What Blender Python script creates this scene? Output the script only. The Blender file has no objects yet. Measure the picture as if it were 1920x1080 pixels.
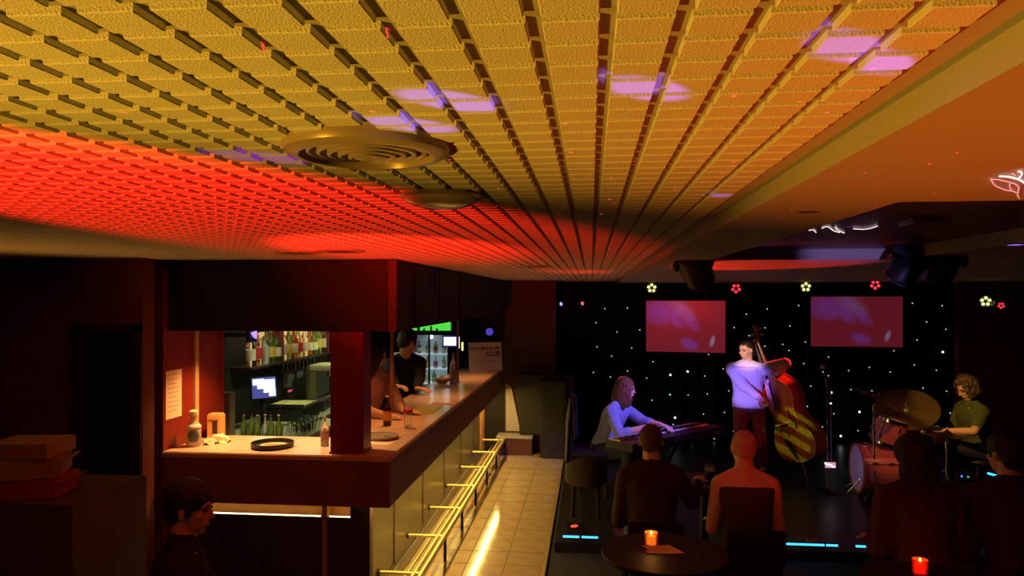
import bpy, bmesh, math, random
from mathutils import Vector, Matrix
random.seed(7)
V = Vector
SC = bpy.context.scene
COL = SC.collection

# ------------------------------------------------------------------ camera, world, exposure
CZ = 2.10                      # camera height above the floor
YAW = math.radians(6.03)       # camera looks a little left of the room's long axis
F = 1400.0                     # focal length in pixels of the 1920 wide frame
cd = bpy.data.cameras.new('camera'); cam = bpy.data.objects.new('camera', cd); COL.objects.link(cam)
cam.location = (0, 0, CZ); cam.rotation_euler = (math.pi/2, 0, YAW)
cd.sensor_width = 36; cd.lens = 36*F/1920; cd.shift_y = 18/1920; cd.clip_start = .02
SC.camera = cam
w = bpy.data.worlds.new('dim_room'); SC.world = w; w.use_nodes = True
w.node_tree.nodes['Background'].inputs[0].default_value = (.6, .25, .16, 1)
w.node_tree.nodes['Background'].inputs[1].default_value = .0025
vs = SC.view_settings
vs.view_transform = 'Standard'; vs.look = 'None'; vs.exposure = 0.0; vs.gamma = 1.0; vs.use_curve_mapping = False

HT = CZ + .235                 # tiled ceiling
HS = CZ + .205                 # smooth plaster ceiling
HC = CZ + .262                 # inside of the shallow tray

at_head = (1.02, 4.85, 1.08)      # the listener picked out by the red spot
def light(kind, name, loc, target, power, color, angle=30, blend=.3, size=.03, size_y=None):
    l = bpy.data.lights.new(name, kind); o = bpy.data.objects.new(name, l); COL.objects.link(o)
    o.location = loc; l.energy = power; l.color = color
    if kind == 'SPOT':
        l.spot_size = math.radians(angle); l.spot_blend = blend; l.shadow_soft_size = size
    elif kind == 'AREA':
        l.shape = 'RECTANGLE'; l.size = size; l.size_y = size_y or size
    else:
        l.shadow_soft_size = size
    if target is not None:
        o.rotation_euler = (V(target) - V(loc)).to_track_quat('-Z', 'Y').to_euler()
    return o

def gobo(o, build):
    """light through a patterned slide: build(nodes, links, x_over_z, y_over_z) returns a 0..1 socket"""
    l = o.data; l.use_nodes = True; nt = l.node_tree; N = nt.nodes; L = nt.links
    em = [n for n in N if n.type == 'EMISSION'][0]
    tc = N.new('ShaderNodeTexCoord'); sp = N.new('ShaderNodeSeparateXYZ'); L.new(tc.outputs['Normal'], sp.inputs[0])
    def dv(i):
        m = N.new('ShaderNodeMath'); m.operation = 'DIVIDE'; L.new(sp.outputs[i], m.inputs[0]); L.new(sp.outputs[2], m.inputs[1]); return m.outputs[0]
    out = build(N, L, dv(0), dv(1)); L.new(out, em.inputs['Strength'])

# wash lights of the room -------------------------------------------------------------
YELLOW = (1, .50, .03); RED = (1, .02, .006); VIOLET = (.42, .20, 1); BLUE = (.12, .06, 1)
light('SPOT', 'yellow_wash', (-2.0, -.45, 1.0), (-.14, .36, HT), 265, YELLOW, 55, .8, .010)
light('SPOT', 'red_wash', (-1.25, .02, 1.80), (-1.02, 1.75, HT), 440, RED, 42, .45, .01)
light('SPOT', 'red_wash_mid', (-1.0, 1.2, 1.0), (-.92, 3.5, HT), 540, RED, 28, .6, .01)
o = light('SPOT', 'red_wash_far', (.6, 9.4, 1.5), (-.12, 6.9, HT), 420, RED, 8, .5, .02); o.scale = (1.9, 1, 1)
o = light('SPOT', 'red_wash_plaster', (.6, 9.4, 1.5), (1.08, 5.0, HS), 1500, RED, 4.2, .4, .02); o.scale = (3.6, 1, 1)
light('SPOT', 'red_wash_side', (1.0, .5, .5), (.93, .95, HS), 80, (1, .03, .006), 67, .9, .05)
light('SPOT', 'amber_left_wash', (-3.0, 3.0, 1.3), (-2.2, 3.1, HT), 14, (1, .42, .06), 120, .9, .05)
light('SPOT', 'red_back_wash', (1.2, -.6, 2.0), (1.5, 4.8, 1.0), 26, RED, 26, .9, .08)
light('SPOT', 'red_on_listener', (1.3, -.5, 2.0), at_head, 150, RED, 7.5, .8, .05)
light('SPOT', 'red_left_wash', (-.6, 1.4, 2.05), (-1.95, 4.5, 1.46), 13, (1, .05, .012), 24, .9, .1)
# ------------------------------------------------------------------ helpers
CS, SN = math.cos(YAW), math.sin(YAW)
def _dir(px, py):
    u = (px-960)/F; return V((-SN + u*CS, CS + u*SN, (558-py)/F))
def at(px, py, Y):
    d = _dir(px, py); return V((0, 0, CZ)) + d*(Y/d.y)
def atz(px, py, z):
    d = _dir(px, py); return V((0, 0, CZ)) + d*((z-CZ)/d.z)
def atx(px, py, X):
    d = _dir(px, py); return V((0, 0, CZ)) + d*(X/d.x)
def proj(p):
    x, y, z = p; c = x*-SN + y*CS; r = x*CS + y*SN
    return (960 + F*r/c, 558 - F*(z-CZ)/c, c)

MATS = {}
def mat(name, color=(.8, .8, .8), rough=.5, metal=0, em=None, st=0, bump=0, bscale=40, var=0, vscale=6, spec=.5, trans=0, coat=0, ior=1.45):
    if name in MATS: return MATS[name]
    m = bpy.data.materials.new(name); MATS[name] = m; m.use_nodes = True
    N = m.node_tree.nodes; L = m.node_tree.links; b = N['Principled BSDF']
    b.inputs['Base Color'].default_value = (*color, 1); b.inputs['Roughness'].default_value = rough
    b.inputs['Metallic'].default_value = metal; b.inputs['Specular IOR Level'].default_value = spec
    b.inputs['Transmission Weight'].default_value = trans; b.inputs['Coat Weight'].default_value = coat; b.inputs['IOR'].default_value = ior
    if em: b.inputs['Emission Color'].default_value = (*em, 1); b.inputs['Emission Strength'].default_value = st
    if var or bump:
        tc = N.new('ShaderNodeTexCoord')
    if var:
        n = N.new('ShaderNodeTexNoise'); n.inputs['Scale'].default_value = vscale; n.inputs['Detail'].default_value = 5; L.new(tc.outputs['Object'], n.inputs['Vector'])
        r = N.new('ShaderNodeValToRGB'); r.color_ramp.elements[0].position = .3; r.color_ramp.elements[1].position = .7
        r.color_ramp.elements[0].color = (*[c*(1-var) for c in color], 1); r.color_ramp.elements[1].color = (*[min(1, c*(1+var)) for c in color], 1)
        L.new(n.outputs[0], r.inputs[0]); L.new(r.outputs[0], b.inputs['Base Color'])
    if bump:
        n = N.new('ShaderNodeTexNoise'); n.inputs['Scale'].default_value = bscale; n.inputs['Detail'].default_value = 4; L.new(tc.outputs['Object'], n.inputs['Vector'])
        bp = N.new('ShaderNodeBump'); bp.inputs['Strength'].default_value = bump; bp.inputs['Distance'].default_value = .004
        L.new(n.outputs[0], bp.inputs['Height']); L.new(bp.outputs[0], b.inputs['Normal'])
    return m
def wood(name, a, b2, rough=.4, scale=3, axis=2):
    if name in MATS: return MATS[name]
    m = mat(name, a, rough); N = m.node_tree.nodes; L = m.node_tree.links; b = N['Principled BSDF']
    tc = N.new('ShaderNodeTexCoord'); mp = N.new('ShaderNodeMapping'); s = [12, 12, 12]; s[axis] = .8; mp.inputs['Scale'].default_value = s
    n = N.new('ShaderNodeTexNoise'); n.inputs['Scale'].default_value = scale; n.inputs['Detail'].default_value = 6; n.inputs['Distortion'].default_value = .6
    r = N.new('ShaderNodeValToRGB'); r.color_ramp.elements[0].position = .35; r.color_ramp.elements[1].position = .68
    r.color_ramp.elements[0].color = (*a, 1); r.color_ramp.elements[1].color = (*b2, 1)
    L.new(tc.outputs['Object'], mp.inputs[0]); L.new(mp.outputs[0], n.inputs['Vector']); L.new(n.outputs[0], r.inputs[0]); L.new(r.outputs[0], b.inputs['Base Color'])
    return m

ORG = {}
TMP = bpy.data.scenes.new('workbench')      # scratch scene for surface building, removed at the end
def org(o): return ORG.get(o.name, V((0, 0, 0))) if o else V((0, 0, 0))
def tag(o, label=None, cat=None, group=None, kind=None):
    if label: o['label'] = label
    if cat: o['category'] = cat
    if group: o['group'] = group
    if kind: o['kind'] = kind
    return o
def thing(name, label, cat, loc=(0, 0, 0), group=None):
    o = bpy.data.objects.new(name, None); COL.objects.link(o); o.location = loc; o.empty_display_size = .05
    ORG[o.name] = V(loc); return tag(o, label, cat, group)
def copy_tree(o, parent=None):
    c = o.copy(); COL.objects.link(c); c.parent = parent; ORG[c.name] = org(o)
    for ch in list(o.children): copy_tree(ch, c)
    return c

def frame(f, up=(0, 0, 1)):
    f = V(f).normalized(); r = f.cross(V(up))
    r = r.normalized() if r.length > 1e-4 else V((1, 0, 0)); return f, r, r.cross(f).normalized()

class MB:
    def __init__(s): s.v = []; s.f = []
    def add(s, vs, fs):
        n = len(s.v); s.v += [tuple(p) for p in vs]; s.f += [tuple(i+n for i in q) for q in fs]; return s
    def box(s, a, b):
        x0, y0, z0 = a; x1, y1, z1 = b
        return s.add([(x0,y0,z0),(x1,y0,z0),(x1,y1,z0),(x0,y1,z0),(x0,y0,z1),(x1,y0,z1),(x1,y1,z1),(x0,y1,z1)],
                     [(0,3,2,1),(4,5,6,7),(0,1,5,4),(1,2,6,5),(2,3,7,6),(3,0,4,7)])
    def obox(s, c, ax, ay, az):           # oriented box, half axes as vectors
        c, ax, ay, az = V(c), V(ax), V(ay), V(az)
        P = [c+i*ax+j*ay+k*az for k in (-1, 1) for i, j in ((-1,-1),(1,-1),(1,1),(-1,1))]
        return s.add(P, [(0,3,2,1),(4,5,6,7),(0,1,5,4),(1,2,6,5),(2,3,7,6),(3,0,4,7)])
    def loft(s, rings, n=16, power=1.0):          # rings: (centre, half-axis vector a, half-axis vector b)
        vs = []
        for c, a, b in rings:
            for i in range(n):
                t = 2*math.pi*i/n; ct, st = math.cos(t), math.sin(t)
                ct = math.copysign(abs(ct)**power, ct); st = math.copysign(abs(st)**power, st)
                vs.append(V(c)+V(a)*ct+V(b)*st)
        fs = []
        for k in range(len(rings)-1):
            for i in range(n):
                j = (i+1) % n; fs.append((k*n+i, k*n+j, (k+1)*n+j, (k+1)*n+i))
        fs.append(tuple(range(n-1, -1, -1))); m = (len(rings)-1)*n; fs.append(tuple(range(m, m+n)))
        return s.add(vs, fs)
    def tube(s, p, q, r0, r1=None, n=12):
        p, q = V(p), V(q); r1 = r0 if r1 is None else r1; f, r, u = frame(q-p)
        return s.loft([(p, r*r0, u*r0), (q, r*r1, u*r1)], n)
    def path(s, pts, r, n=8):
        pts = [V(p) for p in pts]; rs = []
        for i, p in enumerate(pts):
            d = pts[min(i+1, len(pts)-1)] - pts[max(i-1, 0)]; f, rr, u = frame(d, (0, 0, 1) if abs(d.normalized().z) < .97 else (0, 1, 0))
            q = r[i] if isinstance(r, (list, tuple)) else r
            rs.append((p, rr*q, u*q))
        return s.loft(rs, n)
    def lathe(s, prof, p, axis=(0, 0, 1), n=24):    # prof: (radius, height along axis)
        f, r, u = frame(axis, (0, 1, 0) if abs(V(axis).normalized().z) > .9 else (0, 0, 1))
        return s.loft([(V(p)+f*t, r*max(q, 1e-4), u*max(q, 1e-4)) for q, t in prof], n)
    def ell(s, c, a, b, d, n=14, m=8):
        c, a, b, d = V(c), V(a), V(b), V(d)
        return s.loft([(c+d*math.sin(t), a*max(math.cos(t), .02), b*max(math.cos(t), .02)) for t in [(-.5+i/m)*math.pi for i in range(m+1)]], n)
    def ball(s, c, r, n=12, m=8): return s.ell(c, (r,0,0), (0,r,0), (0,0,r), n, m)
    def cap(s, p, q, r0, r1=None, n=12):
        r1 = r0 if r1 is None else r1; s.tube(p, q, r0, r1, n); s.ball(p, r0, n, 6); return s.ball(q, r1, n, 6)
    def chain(s, pts, rs, n=12):
        for i in range(len(pts)-1): s.cap(pts[i], pts[i+1], rs[i], rs[i+1], n)
        return s
    def prism(s, poly, o, ax, ay, nz):      # polygon in the plane (ax, ay) at o, thickness vector nz
        o, ax, ay, nz = V(o), V(ax), V(ay), V(nz); n = len(poly)
        vs = [o+ax*x+ay*y for x, y in poly]; vs += [p+nz for p in vs]
        return s.add(vs, [tuple(range(n-1, -1, -1)), tuple(range(n, 2*n))] + [(i, (i+1) % n, n+(i+1) % n, n+i) for i in range(n)])
    def build(s, name, m, parent=None, smooth=False, bevel=0, remesh=0, it=4, jitter=0, flip=True):
        O = org(parent); me = bpy.data.meshes.new(name)
        me.from_pydata([(x-O.x, y-O.y, z-O.z) for x, y, z in s.v], [], s.f); me.update()
        bm = bmesh.new(); bm.from_mesh(me); bmesh.ops.recalc_face_normals(bm, faces=bm.faces)
        if bevel and not remesh:
            es = [e for e in bm.edges if len(e.link_faces) == 2 and e.calc_face_angle(0) > .6]
            bmesh.ops.bevel(bm, geom=es, offset=bevel, segments=2, affect='EDGES', clamp_overlap=True)
        bm.to_mesh(me); bm.free()
        o = bpy.data.objects.new(name, me)
        (TMP if remesh else SC).collection.objects.link(o)
        if remesh:
            md = o.modifiers.new('r', 'REMESH'); md.mode = 'VOXEL'; md.voxel_size = remesh
            if it: sm = o.modifiers.new('s', 'SMOOTH'); sm.factor = .5; sm.iterations = it
            with bpy.context.temp_override(scene=TMP, view_layer=TMP.view_layers[0]):
                dg = bpy.context.evaluated_depsgraph_get(); ne = bpy.data.meshes.new_from_object(o.evaluated_get(dg))
            TMP.collection.objects.unlink(o); COL.objects.link(o)
            o.modifiers.clear(); o.data = ne; bpy.data.meshes.remove(me); me = ne; me.name = name; smooth = True
            if jitter:
                from mathutils import noise
                nv = len(me.vertices); co = [0.0]*(3*nv); no = [0.0]*(3*nv)
                me.vertices.foreach_get('co', co); me.vertices.foreach_get('normal', no)
                for i in range(0, 3*nv, 3):
                    x, y, z = co[i:i+3]; q = jitter*(noise.noise((x*55, y*55, z*16)) + .5*noise.noise((x*130, y*130, z*130)))
                    co[i] += no[i]*q; co[i+1] += no[i+1]*q; co[i+2] += no[i+2]*q
                me.vertices.foreach_set('co', co); me.update()
        if smooth:
            me.polygons.foreach_set('use_smooth', [True]*len(me.polygons))
            if not remesh: me.set_sharp_from_angle(angle=math.radians(42))
        me.materials.clear(); me.materials.append(m)
        o.parent = parent; ORG[o.name] = O
        return o
def struct(o): o['kind'] = 'structure'; return o
def text(name, body, size, loc, ax, ay, m, parent, ext=.0004, align='LEFT'):
    c = bpy.data.curves.new(name, 'FONT'); c.body = body; c.size = size; c.extrude = ext; c.align_x = align; c.offset = size*.022
    t = bpy.data.objects.new(name, c); COL.objects.link(t); dg = bpy.context.evaluated_depsgraph_get()
    me = bpy.data.meshes.new_from_object(t.evaluated_get(dg)); bpy.data.objects.remove(t)
    ax, ay = V(ax).normalized(), V(ay).normalized(); nz = ax.cross(ay); O = org(parent)
    for v_ in me.vertices: v_.co = V(loc) - O + ax*v_.co.x + ay*v_.co.y + nz*v_.co.z
    o = bpy.data.objects.new(name, me); COL.objects.link(o); me.materials.append(m); o.parent = parent; ORG[o.name] = O
    return o
ORDW = ['first','second','third','fourth','fifth','sixth','seventh','eighth','ninth','tenth','eleventh','twelfth','thirteenth','fourteenth','fifteenth']
# ------------------------------------------------------------------ materials
M_TILE = mat('ceiling_tile', (.80, .78, .74), .9, bump=.5, bscale=420, spec=.1)
M_GROOVE_SHADE = mat('ceiling_groove_shade', (.42, .40, .37), .95, spec=.1)  # same paint as the tiles; groove shade is put into this darker colour
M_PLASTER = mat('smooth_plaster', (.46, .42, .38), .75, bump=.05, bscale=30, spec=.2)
M_TRAY = mat('tray_dark_red', (.10, .012, .01), .35, var=.2)
M_REDWALL = mat('dark_red_wall', (.13, .018, .010), .75, var=.15, vscale=3, bump=.1, bscale=90)
M_BLACKWALL = mat('black_wall', (.012, .010, .010), .8)
M_FLOORT = mat('floor_tile', (.34, .25, .16), .10, var=.12, vscale=9, bump=.03, bscale=12, spec=.5)
M_GROUT = mat('grout', (.10, .08, .06), .9)
M_CARPET = mat('black_carpet', (.012, .011, .012), .95, bump=.5, bscale=500)
M_MAHOG = wood('mahogany', (.19, .016, .007), (.25, .022, .009), .38)
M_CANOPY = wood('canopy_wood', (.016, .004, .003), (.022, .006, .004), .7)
M_DARKWOOD = wood('dark_wood', (.03, .012, .008), (.05, .02, .012), .5)
M_FASCIA = mat('bar_fascia_laminate', (.23, .095, .062), .55, var=.08, vscale=5)
M_COUNTER = mat('counter_laminate', (.72, .52, .38), .22, var=.07, vscale=14, spec=.5)
M_STEEL = mat('brushed_steel', (.24, .23, .17), .34, .95, bump=.05, bscale=160)
M_BRASS = mat('brass_tube', (.72, .60, .26), .42, .85)
M_SEAM = mat('dark_seam', (.05, .03, .02), .6)
M_BLACK = mat('black_plastic', (.015, .015, .016), .45)
M_BLACKM = mat('black_metal', (.02, .02, .022), .35, .6)
M_CHROME = mat('chrome', (.80, .80, .82), .12, 1)
M_WHITEP = mat('white_paper', (.82, .78, .72), .8)
M_LEDWARM = mat('warm_led_strip', (1, .8, .4), .5, em=(1, .66, .16), st=105)
M_LEDWARM2 = mat('warm_led_strip_soft', (1, .8, .4), .5, em=(1, .62, .22), st=9)
M_LEDBLUE = mat('blue_led_bar', (.1, .4, 1), .5, em=(.03, .32, 1), st=3.2)

# ------------------------------------------------------------------ floor
flo = struct(MB().box((-4.6, -1.2, -.12), (6.4, 11.4, -.012)).build('floor', M_CARPET))
gb = MB().box((-1.62, 4.0, -.012), (-.37, 10.12, -.004)).build('grout_bed', M_GROUT, flo)
tm = None
for j in range(20):
    for i in range(4):
        x, y = -1.575 + i*.302, 4.02 + j*.302
        if tm is None:
            o = MB().box((0, 0, -.006), (.296, .296, 0)).build('floor_tile', M_FLOORT, flo, bevel=.0015); tm = o.data
        else:
            o = bpy.data.objects.new('floor_tile', tm); COL.objects.link(o); o.parent = flo
        o.location = (x, y, random.uniform(-.0006, .0006)); o.rotation_euler = (random.uniform(-.0012, .0012), random.uniform(-.0012, .0012), 0)
struct(MB().box((-.372, 4.0, -.01), (-.345, 10.12, .006)).build('trim_1', M_BRASS, bevel=.002))

# ------------------------------------------------------------------ tiled ceiling
PX, PY, TW, TY = .0635, .0615, .0495, .0475
cei = struct(MB().box((-4.6, -1.2, HT+.007), (.374, 11.2, HT+.10)).build('ceiling', M_GROOVE_SHADE))
cells = []
i0 = int((-3.75+.042)/PX); j0 = -14
for i in range(i0, 6):
    x0 = -.042 + i*PX
    if x0 + .01 > .374: break
    x1 = min(x0+TW, .372)
    for j in range(j0, 168):
        y0 = .638 + j*PY
        if (x0+.0247+.348)**2 + (y0+.024-1.137)**2 < .112**2: continue     # the round vent sits here
        px, py, dd = proj((x0+TW/2, y0+TY/2, HT)); key = (0 if dd > .3 and -30 < px < 1950 and py > -25 else 1, dd)
        cells.append((key, x0, x1, y0))
cells.sort()
def tile_mesh(mb, x0, x1, y0, y1, z0, z1):
    b = .0012
    mb.add([(x0+b,y0+b,z0),(x1-b,y0+b,z0),(x1-b,y1-b,z0),(x0+b,y1-b,z0),(x0,y0,z0+b),(x1,y0,z0+b),(x1,y1,z0+b),(x0,y1,z0+b),(x0,y0,z1),(x1,y0,z1),(x1,y1,z1),(x0,y1,z1)],
           [(0,3,2,1),(0,1,5,4),(1,2,6,5),(2,3,7,6),(3,0,4,7),(4,5,9,8),(5,6,10,9),(6,7,11,10),(7,4,8,11)])
tm = None; near = [c for c in cells if c[2]-c[1] > TW-.001][:300]; nearset = set(near)
for c in near:
    if tm is None:
        mb = MB(); tile_mesh(mb, 0, TW, 0, TY, 0, .0072); o = mb.build('ceiling_tile', M_TILE, cei); tm = o.data
    else:
        o = bpy.data.objects.new('ceiling_tile', tm); COL.objects.link(o); o.parent = cei
    o.location = (c[1], c[3], HT + random.uniform(-.0003, .0003))
mb = MB()
for c in cells:
    if c not in nearset: tile_mesh(mb, c[1], c[2], c[3], c[3]+TY, HT, HT+.0072)
ft = mb.build('far_ceiling_tiles', M_TILE, cei); ft['kind'] = 'stuff'

# smooth plaster ceiling with its lip and the shallow tray
SX, TX0, TX1, TY0, TY1 = .374, .656, 1.62, 1.68, 4.17
pl = MB()
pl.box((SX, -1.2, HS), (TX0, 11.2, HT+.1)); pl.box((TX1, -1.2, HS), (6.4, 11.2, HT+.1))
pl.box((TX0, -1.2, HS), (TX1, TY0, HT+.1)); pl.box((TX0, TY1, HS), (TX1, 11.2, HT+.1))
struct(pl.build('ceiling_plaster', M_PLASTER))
tr = struct(MB().box((TX0, TY0, HC), (TX1, TY1, HC+.02)).build('ceiling_tray', M_TRAY))

# ------------------------------------------------------------------ walls
struct(MB().box((-4.7, -1.25, 0), (-4.6, 11.3, HT+.1)).build('wall_left', M_REDWALL))
struct(MB().box((6.3, -1.25, 0), (6.4, 11.3, HT+.1)).build('wall_right', M_REDWALL))
struct(MB().box((-4.7, 11.2, 0), (6.4, 11.3, HT+.1)).build('wall_back', M_BLACKWALL))
struct(MB().box((-4.7, -1.3, 0), (6.4, -1.2, HT+.1)).build('wall_front', M_BLACKWALL))
# red wall with the dark doorway left of the bar
YW = 4.16; wr = at(305, 700, 4.40).x
dl, dr = at(135, 700, YW).x, at(266, 700, YW).x; dt = at(200, 608, YW).z
wl = MB(); wl.box((-4.6, YW, 0), (dl, YW+.12, HT)); wl.box((dr, YW, 0), (max(dr+.004, wr), YW+.12, HT)); wl.box((dl, YW, dt), (dr, YW+.12, HT))
struct(wl.build('wall_bar_side', M_REDWALL))
struct(MB().box((dr-.35, YW+.14, 0), (wr-.21, 5.16, HT)).build('wall_nook', M_CANOPY))
# the red return panel at the bar's left end
RX = wr + .003
struct(MB().box((wr-.2, 4.40, 0), (RX, 4.76, HT)).build('wall_return', M_MAHOG))
struct(MB().box((wr-.2, 4.76, 0), (RX-.005, 5.16, HT)).build('wall_return_inner', M_MAHOG))
d = MB()
for x in (dl, dr-.05): d.box((x, YW-.012, 0), (x+.05, YW+.06, dt))
d.box((dl, YW-.012, dt-.05), (dr, YW+.06, dt)); d.build('door_frame_mesh', M_DARKWOOD)
do = bpy.data.objects['door_frame_mesh']; do.name = 'door_1'; struct(do)
dm = MB().box((dl+.05, YW+.05, .01), (dr-.05, YW+.09, dt-.05)).build('door_leaf', M_BLACK, do, bevel=.003)
for z0, z1 in ((.15, .95), (1.05, dt-.2)):
    MB().box((dl+.12, YW+.035, z0), (dr-.12, YW+.052, z1)).build('door_panel', M_BLACK, dm, bevel=.006)
MB().tube((dr-.11, YW+.05, 1.0), (dr-.11, YW-.01, 1.0), .012).tube((dr-.11, YW-.01, 1.0), (dr-.22, YW-.01, 1.0), .010).build('door_handle', M_BLACKM, dm, smooth=True)

# wall beyond the end of the bar and behind the bar
struct(MB().box((-4.6, 10.25, 0), (-1.9, 10.37, HT)).build('wall_bar_end', M_BLACKWALL))
ex0, ex1 = at(946, 700, 10.2).x, at(1042, 700, 10.2).x
struct(MB().box((-1.9, 10.2, 0), (ex0, 10.37, HT)).build('wall_bar_corner', M_BLACKWALL))
struct(MB().box((ex0, 10.2, 0), (ex1, 10.37, HT)).build('wall_end_panel', wood('end_panel_wood', (.045, .012, .007), (.06, .016, .009), .6)))
BX = -3.08
struct(MB().box((BX-.1, 5.16, 0), (BX, 10.25, HT)).build('wall_back_bar', M_BLACKWALL))

# ------------------------------------------------------------------ bar canopy
CX, CY = -1.19, 4.45
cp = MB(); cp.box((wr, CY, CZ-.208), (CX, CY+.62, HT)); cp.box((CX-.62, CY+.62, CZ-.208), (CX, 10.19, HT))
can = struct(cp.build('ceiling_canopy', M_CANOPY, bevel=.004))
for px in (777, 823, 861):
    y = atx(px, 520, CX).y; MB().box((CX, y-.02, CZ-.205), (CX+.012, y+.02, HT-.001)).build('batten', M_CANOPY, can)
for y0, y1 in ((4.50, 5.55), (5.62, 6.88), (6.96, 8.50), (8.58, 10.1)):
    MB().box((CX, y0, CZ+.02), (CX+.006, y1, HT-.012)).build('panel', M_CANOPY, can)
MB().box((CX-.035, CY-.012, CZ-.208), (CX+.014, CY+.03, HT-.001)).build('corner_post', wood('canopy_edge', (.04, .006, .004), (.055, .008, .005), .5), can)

# ------------------------------------------------------------------ the bar
CT = CZ-.955                    # counter top
FB = CT-.31                     # underside of the fascia
bar = thing('bar_counter', 'L-shaped bar counter with pale laminate top and reddish brown fascia', 'bar counter', (-1.9, 4.9, 0))
FX, FY, EY = -1.195, 4.375, 10.12
mb = MB(); poly = [(RX+.004, FY), (FX, FY), (FX, EY), (FX-.58, EY), (FX-.58, FY+.58), (RX+.004, FY+.58)]
mb.prism(poly, (0, 0, CT-.035), (1, 0, 0), (0, 1, 0), (0, 0, .035)); mb.build('counter_top', M_COUNTER, bar, bevel=.006)
MB().box((RX+.004, FY+.008, FB), (FX-.008, FY+.03, CT-.035)).build('fascia', M_FASCIA, bar, bevel=.003)
MB().box((FX-.03, FY+.031, FB), (FX-.008, EY, CT-.035)).build('fascia', M_FASCIA, bar, bevel=.003)
# core with recessed fronts
PXX = -1.46                      # plane of the steel panels
PYY = FY+.10
MB().box((RX+.004, PYY+.07, 0), (PXX-.03, PYY+.16, CT-.036)).build('front_backing', mat('amber_board', (.42, .20, .05), .6, var=.1), bar)
MB().box((PXX-.10, PYY+.17, 0), (PXX-.02, EY, CT-.036)).build('side_backing', M_DARKWOOD, bar)
def fx(px): return at(px, 965, PYY).x
zt = at(500, 966, PYY).z
for a, b in ((320, 602), (614, 692)):
    MB().box((fx(a) if a != 320 else RX+.005, PYY, .06), (fx(b), PYY+.02, zt)).build('front_panel', mat('front_panel_dark', (.05, .028, .014), .4, var=.2), bar, bevel=.002)
    MB().box((fx(a)+.01 if a != 320 else RX+.02, PYY+.002, zt), (fx(b)-.005, PYY+.012, zt+.006)).build('led_strip', M_LEDWARM2, bar)
MB().box((fx(602)+.005, PYY+.005, 0), (fx(614)-.005, PYY+.069, CT-.04)).build('front_post', mat('amber_board'), bar)
MB().box((fx(694), PYY-.005, 0), (PXX+.002, PYY+.06, FB)).build('corner_post', M_DARKWOOD, bar)
MB().box((PXX-.012, PYY-.012, 0), (PXX+.004, PYY-.004, FB)).build('corner_edge', M_STEEL, bar)
ys = [4.54, 5.45, 6.40, 7.35, 8.30, 9.22, 9.72]
for a, b in zip(ys, ys[1:]):
    p = MB().box((PXX-.018, a+.012, .10), (PXX, b-.012, FB-.002)).build('side_panel', M_STEEL, bar, bevel=.002)
    MB().box((PXX-.019, b-.012, .10), (PXX+.004, b+.012, FB-.002)).build('seam_batten', M_DARKWOOD, bar)
MB().box((PXX-.018, 9.735, 0), (PXX+.02, 10.10, FB-.002)).build('end_post', mat('amber_board'), bar, bevel=.004)
MB().box((PXX-.016, 4.56, 0), (PXX+.03, 9.73, .10)).build('kick_board', M_STEEL, bar, bevel=.004)
MB().box((PXX+.001, 4.56, .10), (PXX+.012, 9.73, .115)).build('kick_seam', M_SEAM, bar)
MB().box((-1.262, 4.45, FB-.008), (-1.236, 9.95, FB-.001)).build('led_strip', M_LEDWARM, bar)

# foot rail
RZ = .205; RXO = -1.155
fr = thing('foot_rail', 'long yellow brass foot rail with cross bars along the bar', 'foot rail', (-1.25, 7, 0))
for x, r in ((RXO, .021), (RXO-.052, .015)):
    MB().tube((x, 4.6, RZ), (x, 9.9, RZ), r).build('rail', M_BRASS, fr, smooth=True)
MB().tube((RXO-.16, 4.6, RZ-.09), (RXO-.16, 9.9, RZ-.09), .010).build('inner_rail', M_BRASS, fr, smooth=True)
for y in (5.03, 5.84, 6.63, 7.43, 8.25, 9.07, 9.86):
    MB().tube((PXX+.005, y, RZ), (RXO, y, RZ), .013).build('cross_bar', M_BRASS, fr, smooth=True)
    MB().tube((RXO, y+.02, 0), (RXO, y+.02, RZ), .012).build('leg', M_BLACKM, fr, smooth=True)
    MB().tube((PXX+.006, y, RZ), (PXX+.016, y, RZ), .03).build('wall_flange', M_BLACKM, fr, smooth=True)

# mahogany pillar and the slim posts between counter and canopy
pa, pb = at(619, 700, FY+.05).x, at(681, 700, FY+.05).x
pi = thing('bar_pillar', 'square red mahogany pillar standing on the front of the bar counter', 'pillar', ((pa+pb)/2, FY+.13, CT))
MB().box((pa, FY+.05, CT+.002), (pb, FY+.22, CZ-.209)).build('shaft', M_MAHOG, pi, bevel=.006)
MB().box((pa-.004, FY+.046, CT+.001), (pb+.004, FY+.224, CT+.012)).build('base', M_MAHOG, pi)
for px, y, lab in ((735, 5.95, 'slim brown metal post on the counter in front of the barman in black'), (858, 8.3, 'slim brown metal post on the counter beside the clear bottle')):
    x = at(px, 700, y).x
    p = thing('canopy_post', lab, 'post', (x, y, CT), 'slim posts on the bar')
    MB().box((x-.013, y-.013, CT+.006), (x+.013, y+.013, CZ-.209)).build('shaft', mat('post_brown', (.20, .08, .05), .4, .3), p)
    MB().box((x-.03, y-.03, CT+.001), (x+.03, y+.03, CT+.007)).build('foot_plate', mat('post_brown'), p)
# door-frame strip on the return wall
st = MB().box((RX-.003, 4.755, CT), (RX+.016, 4.80, CZ-.209)).build('trim_2', mat('pale_wood', (.55, .34, .16), .5)); struct(st)
st = MB().box((RX-.003, 5.135, CT-.1), (RX+.008, 5.158, CZ-.209)).build('trim_3', M_MAHOG); struct(st)

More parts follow.
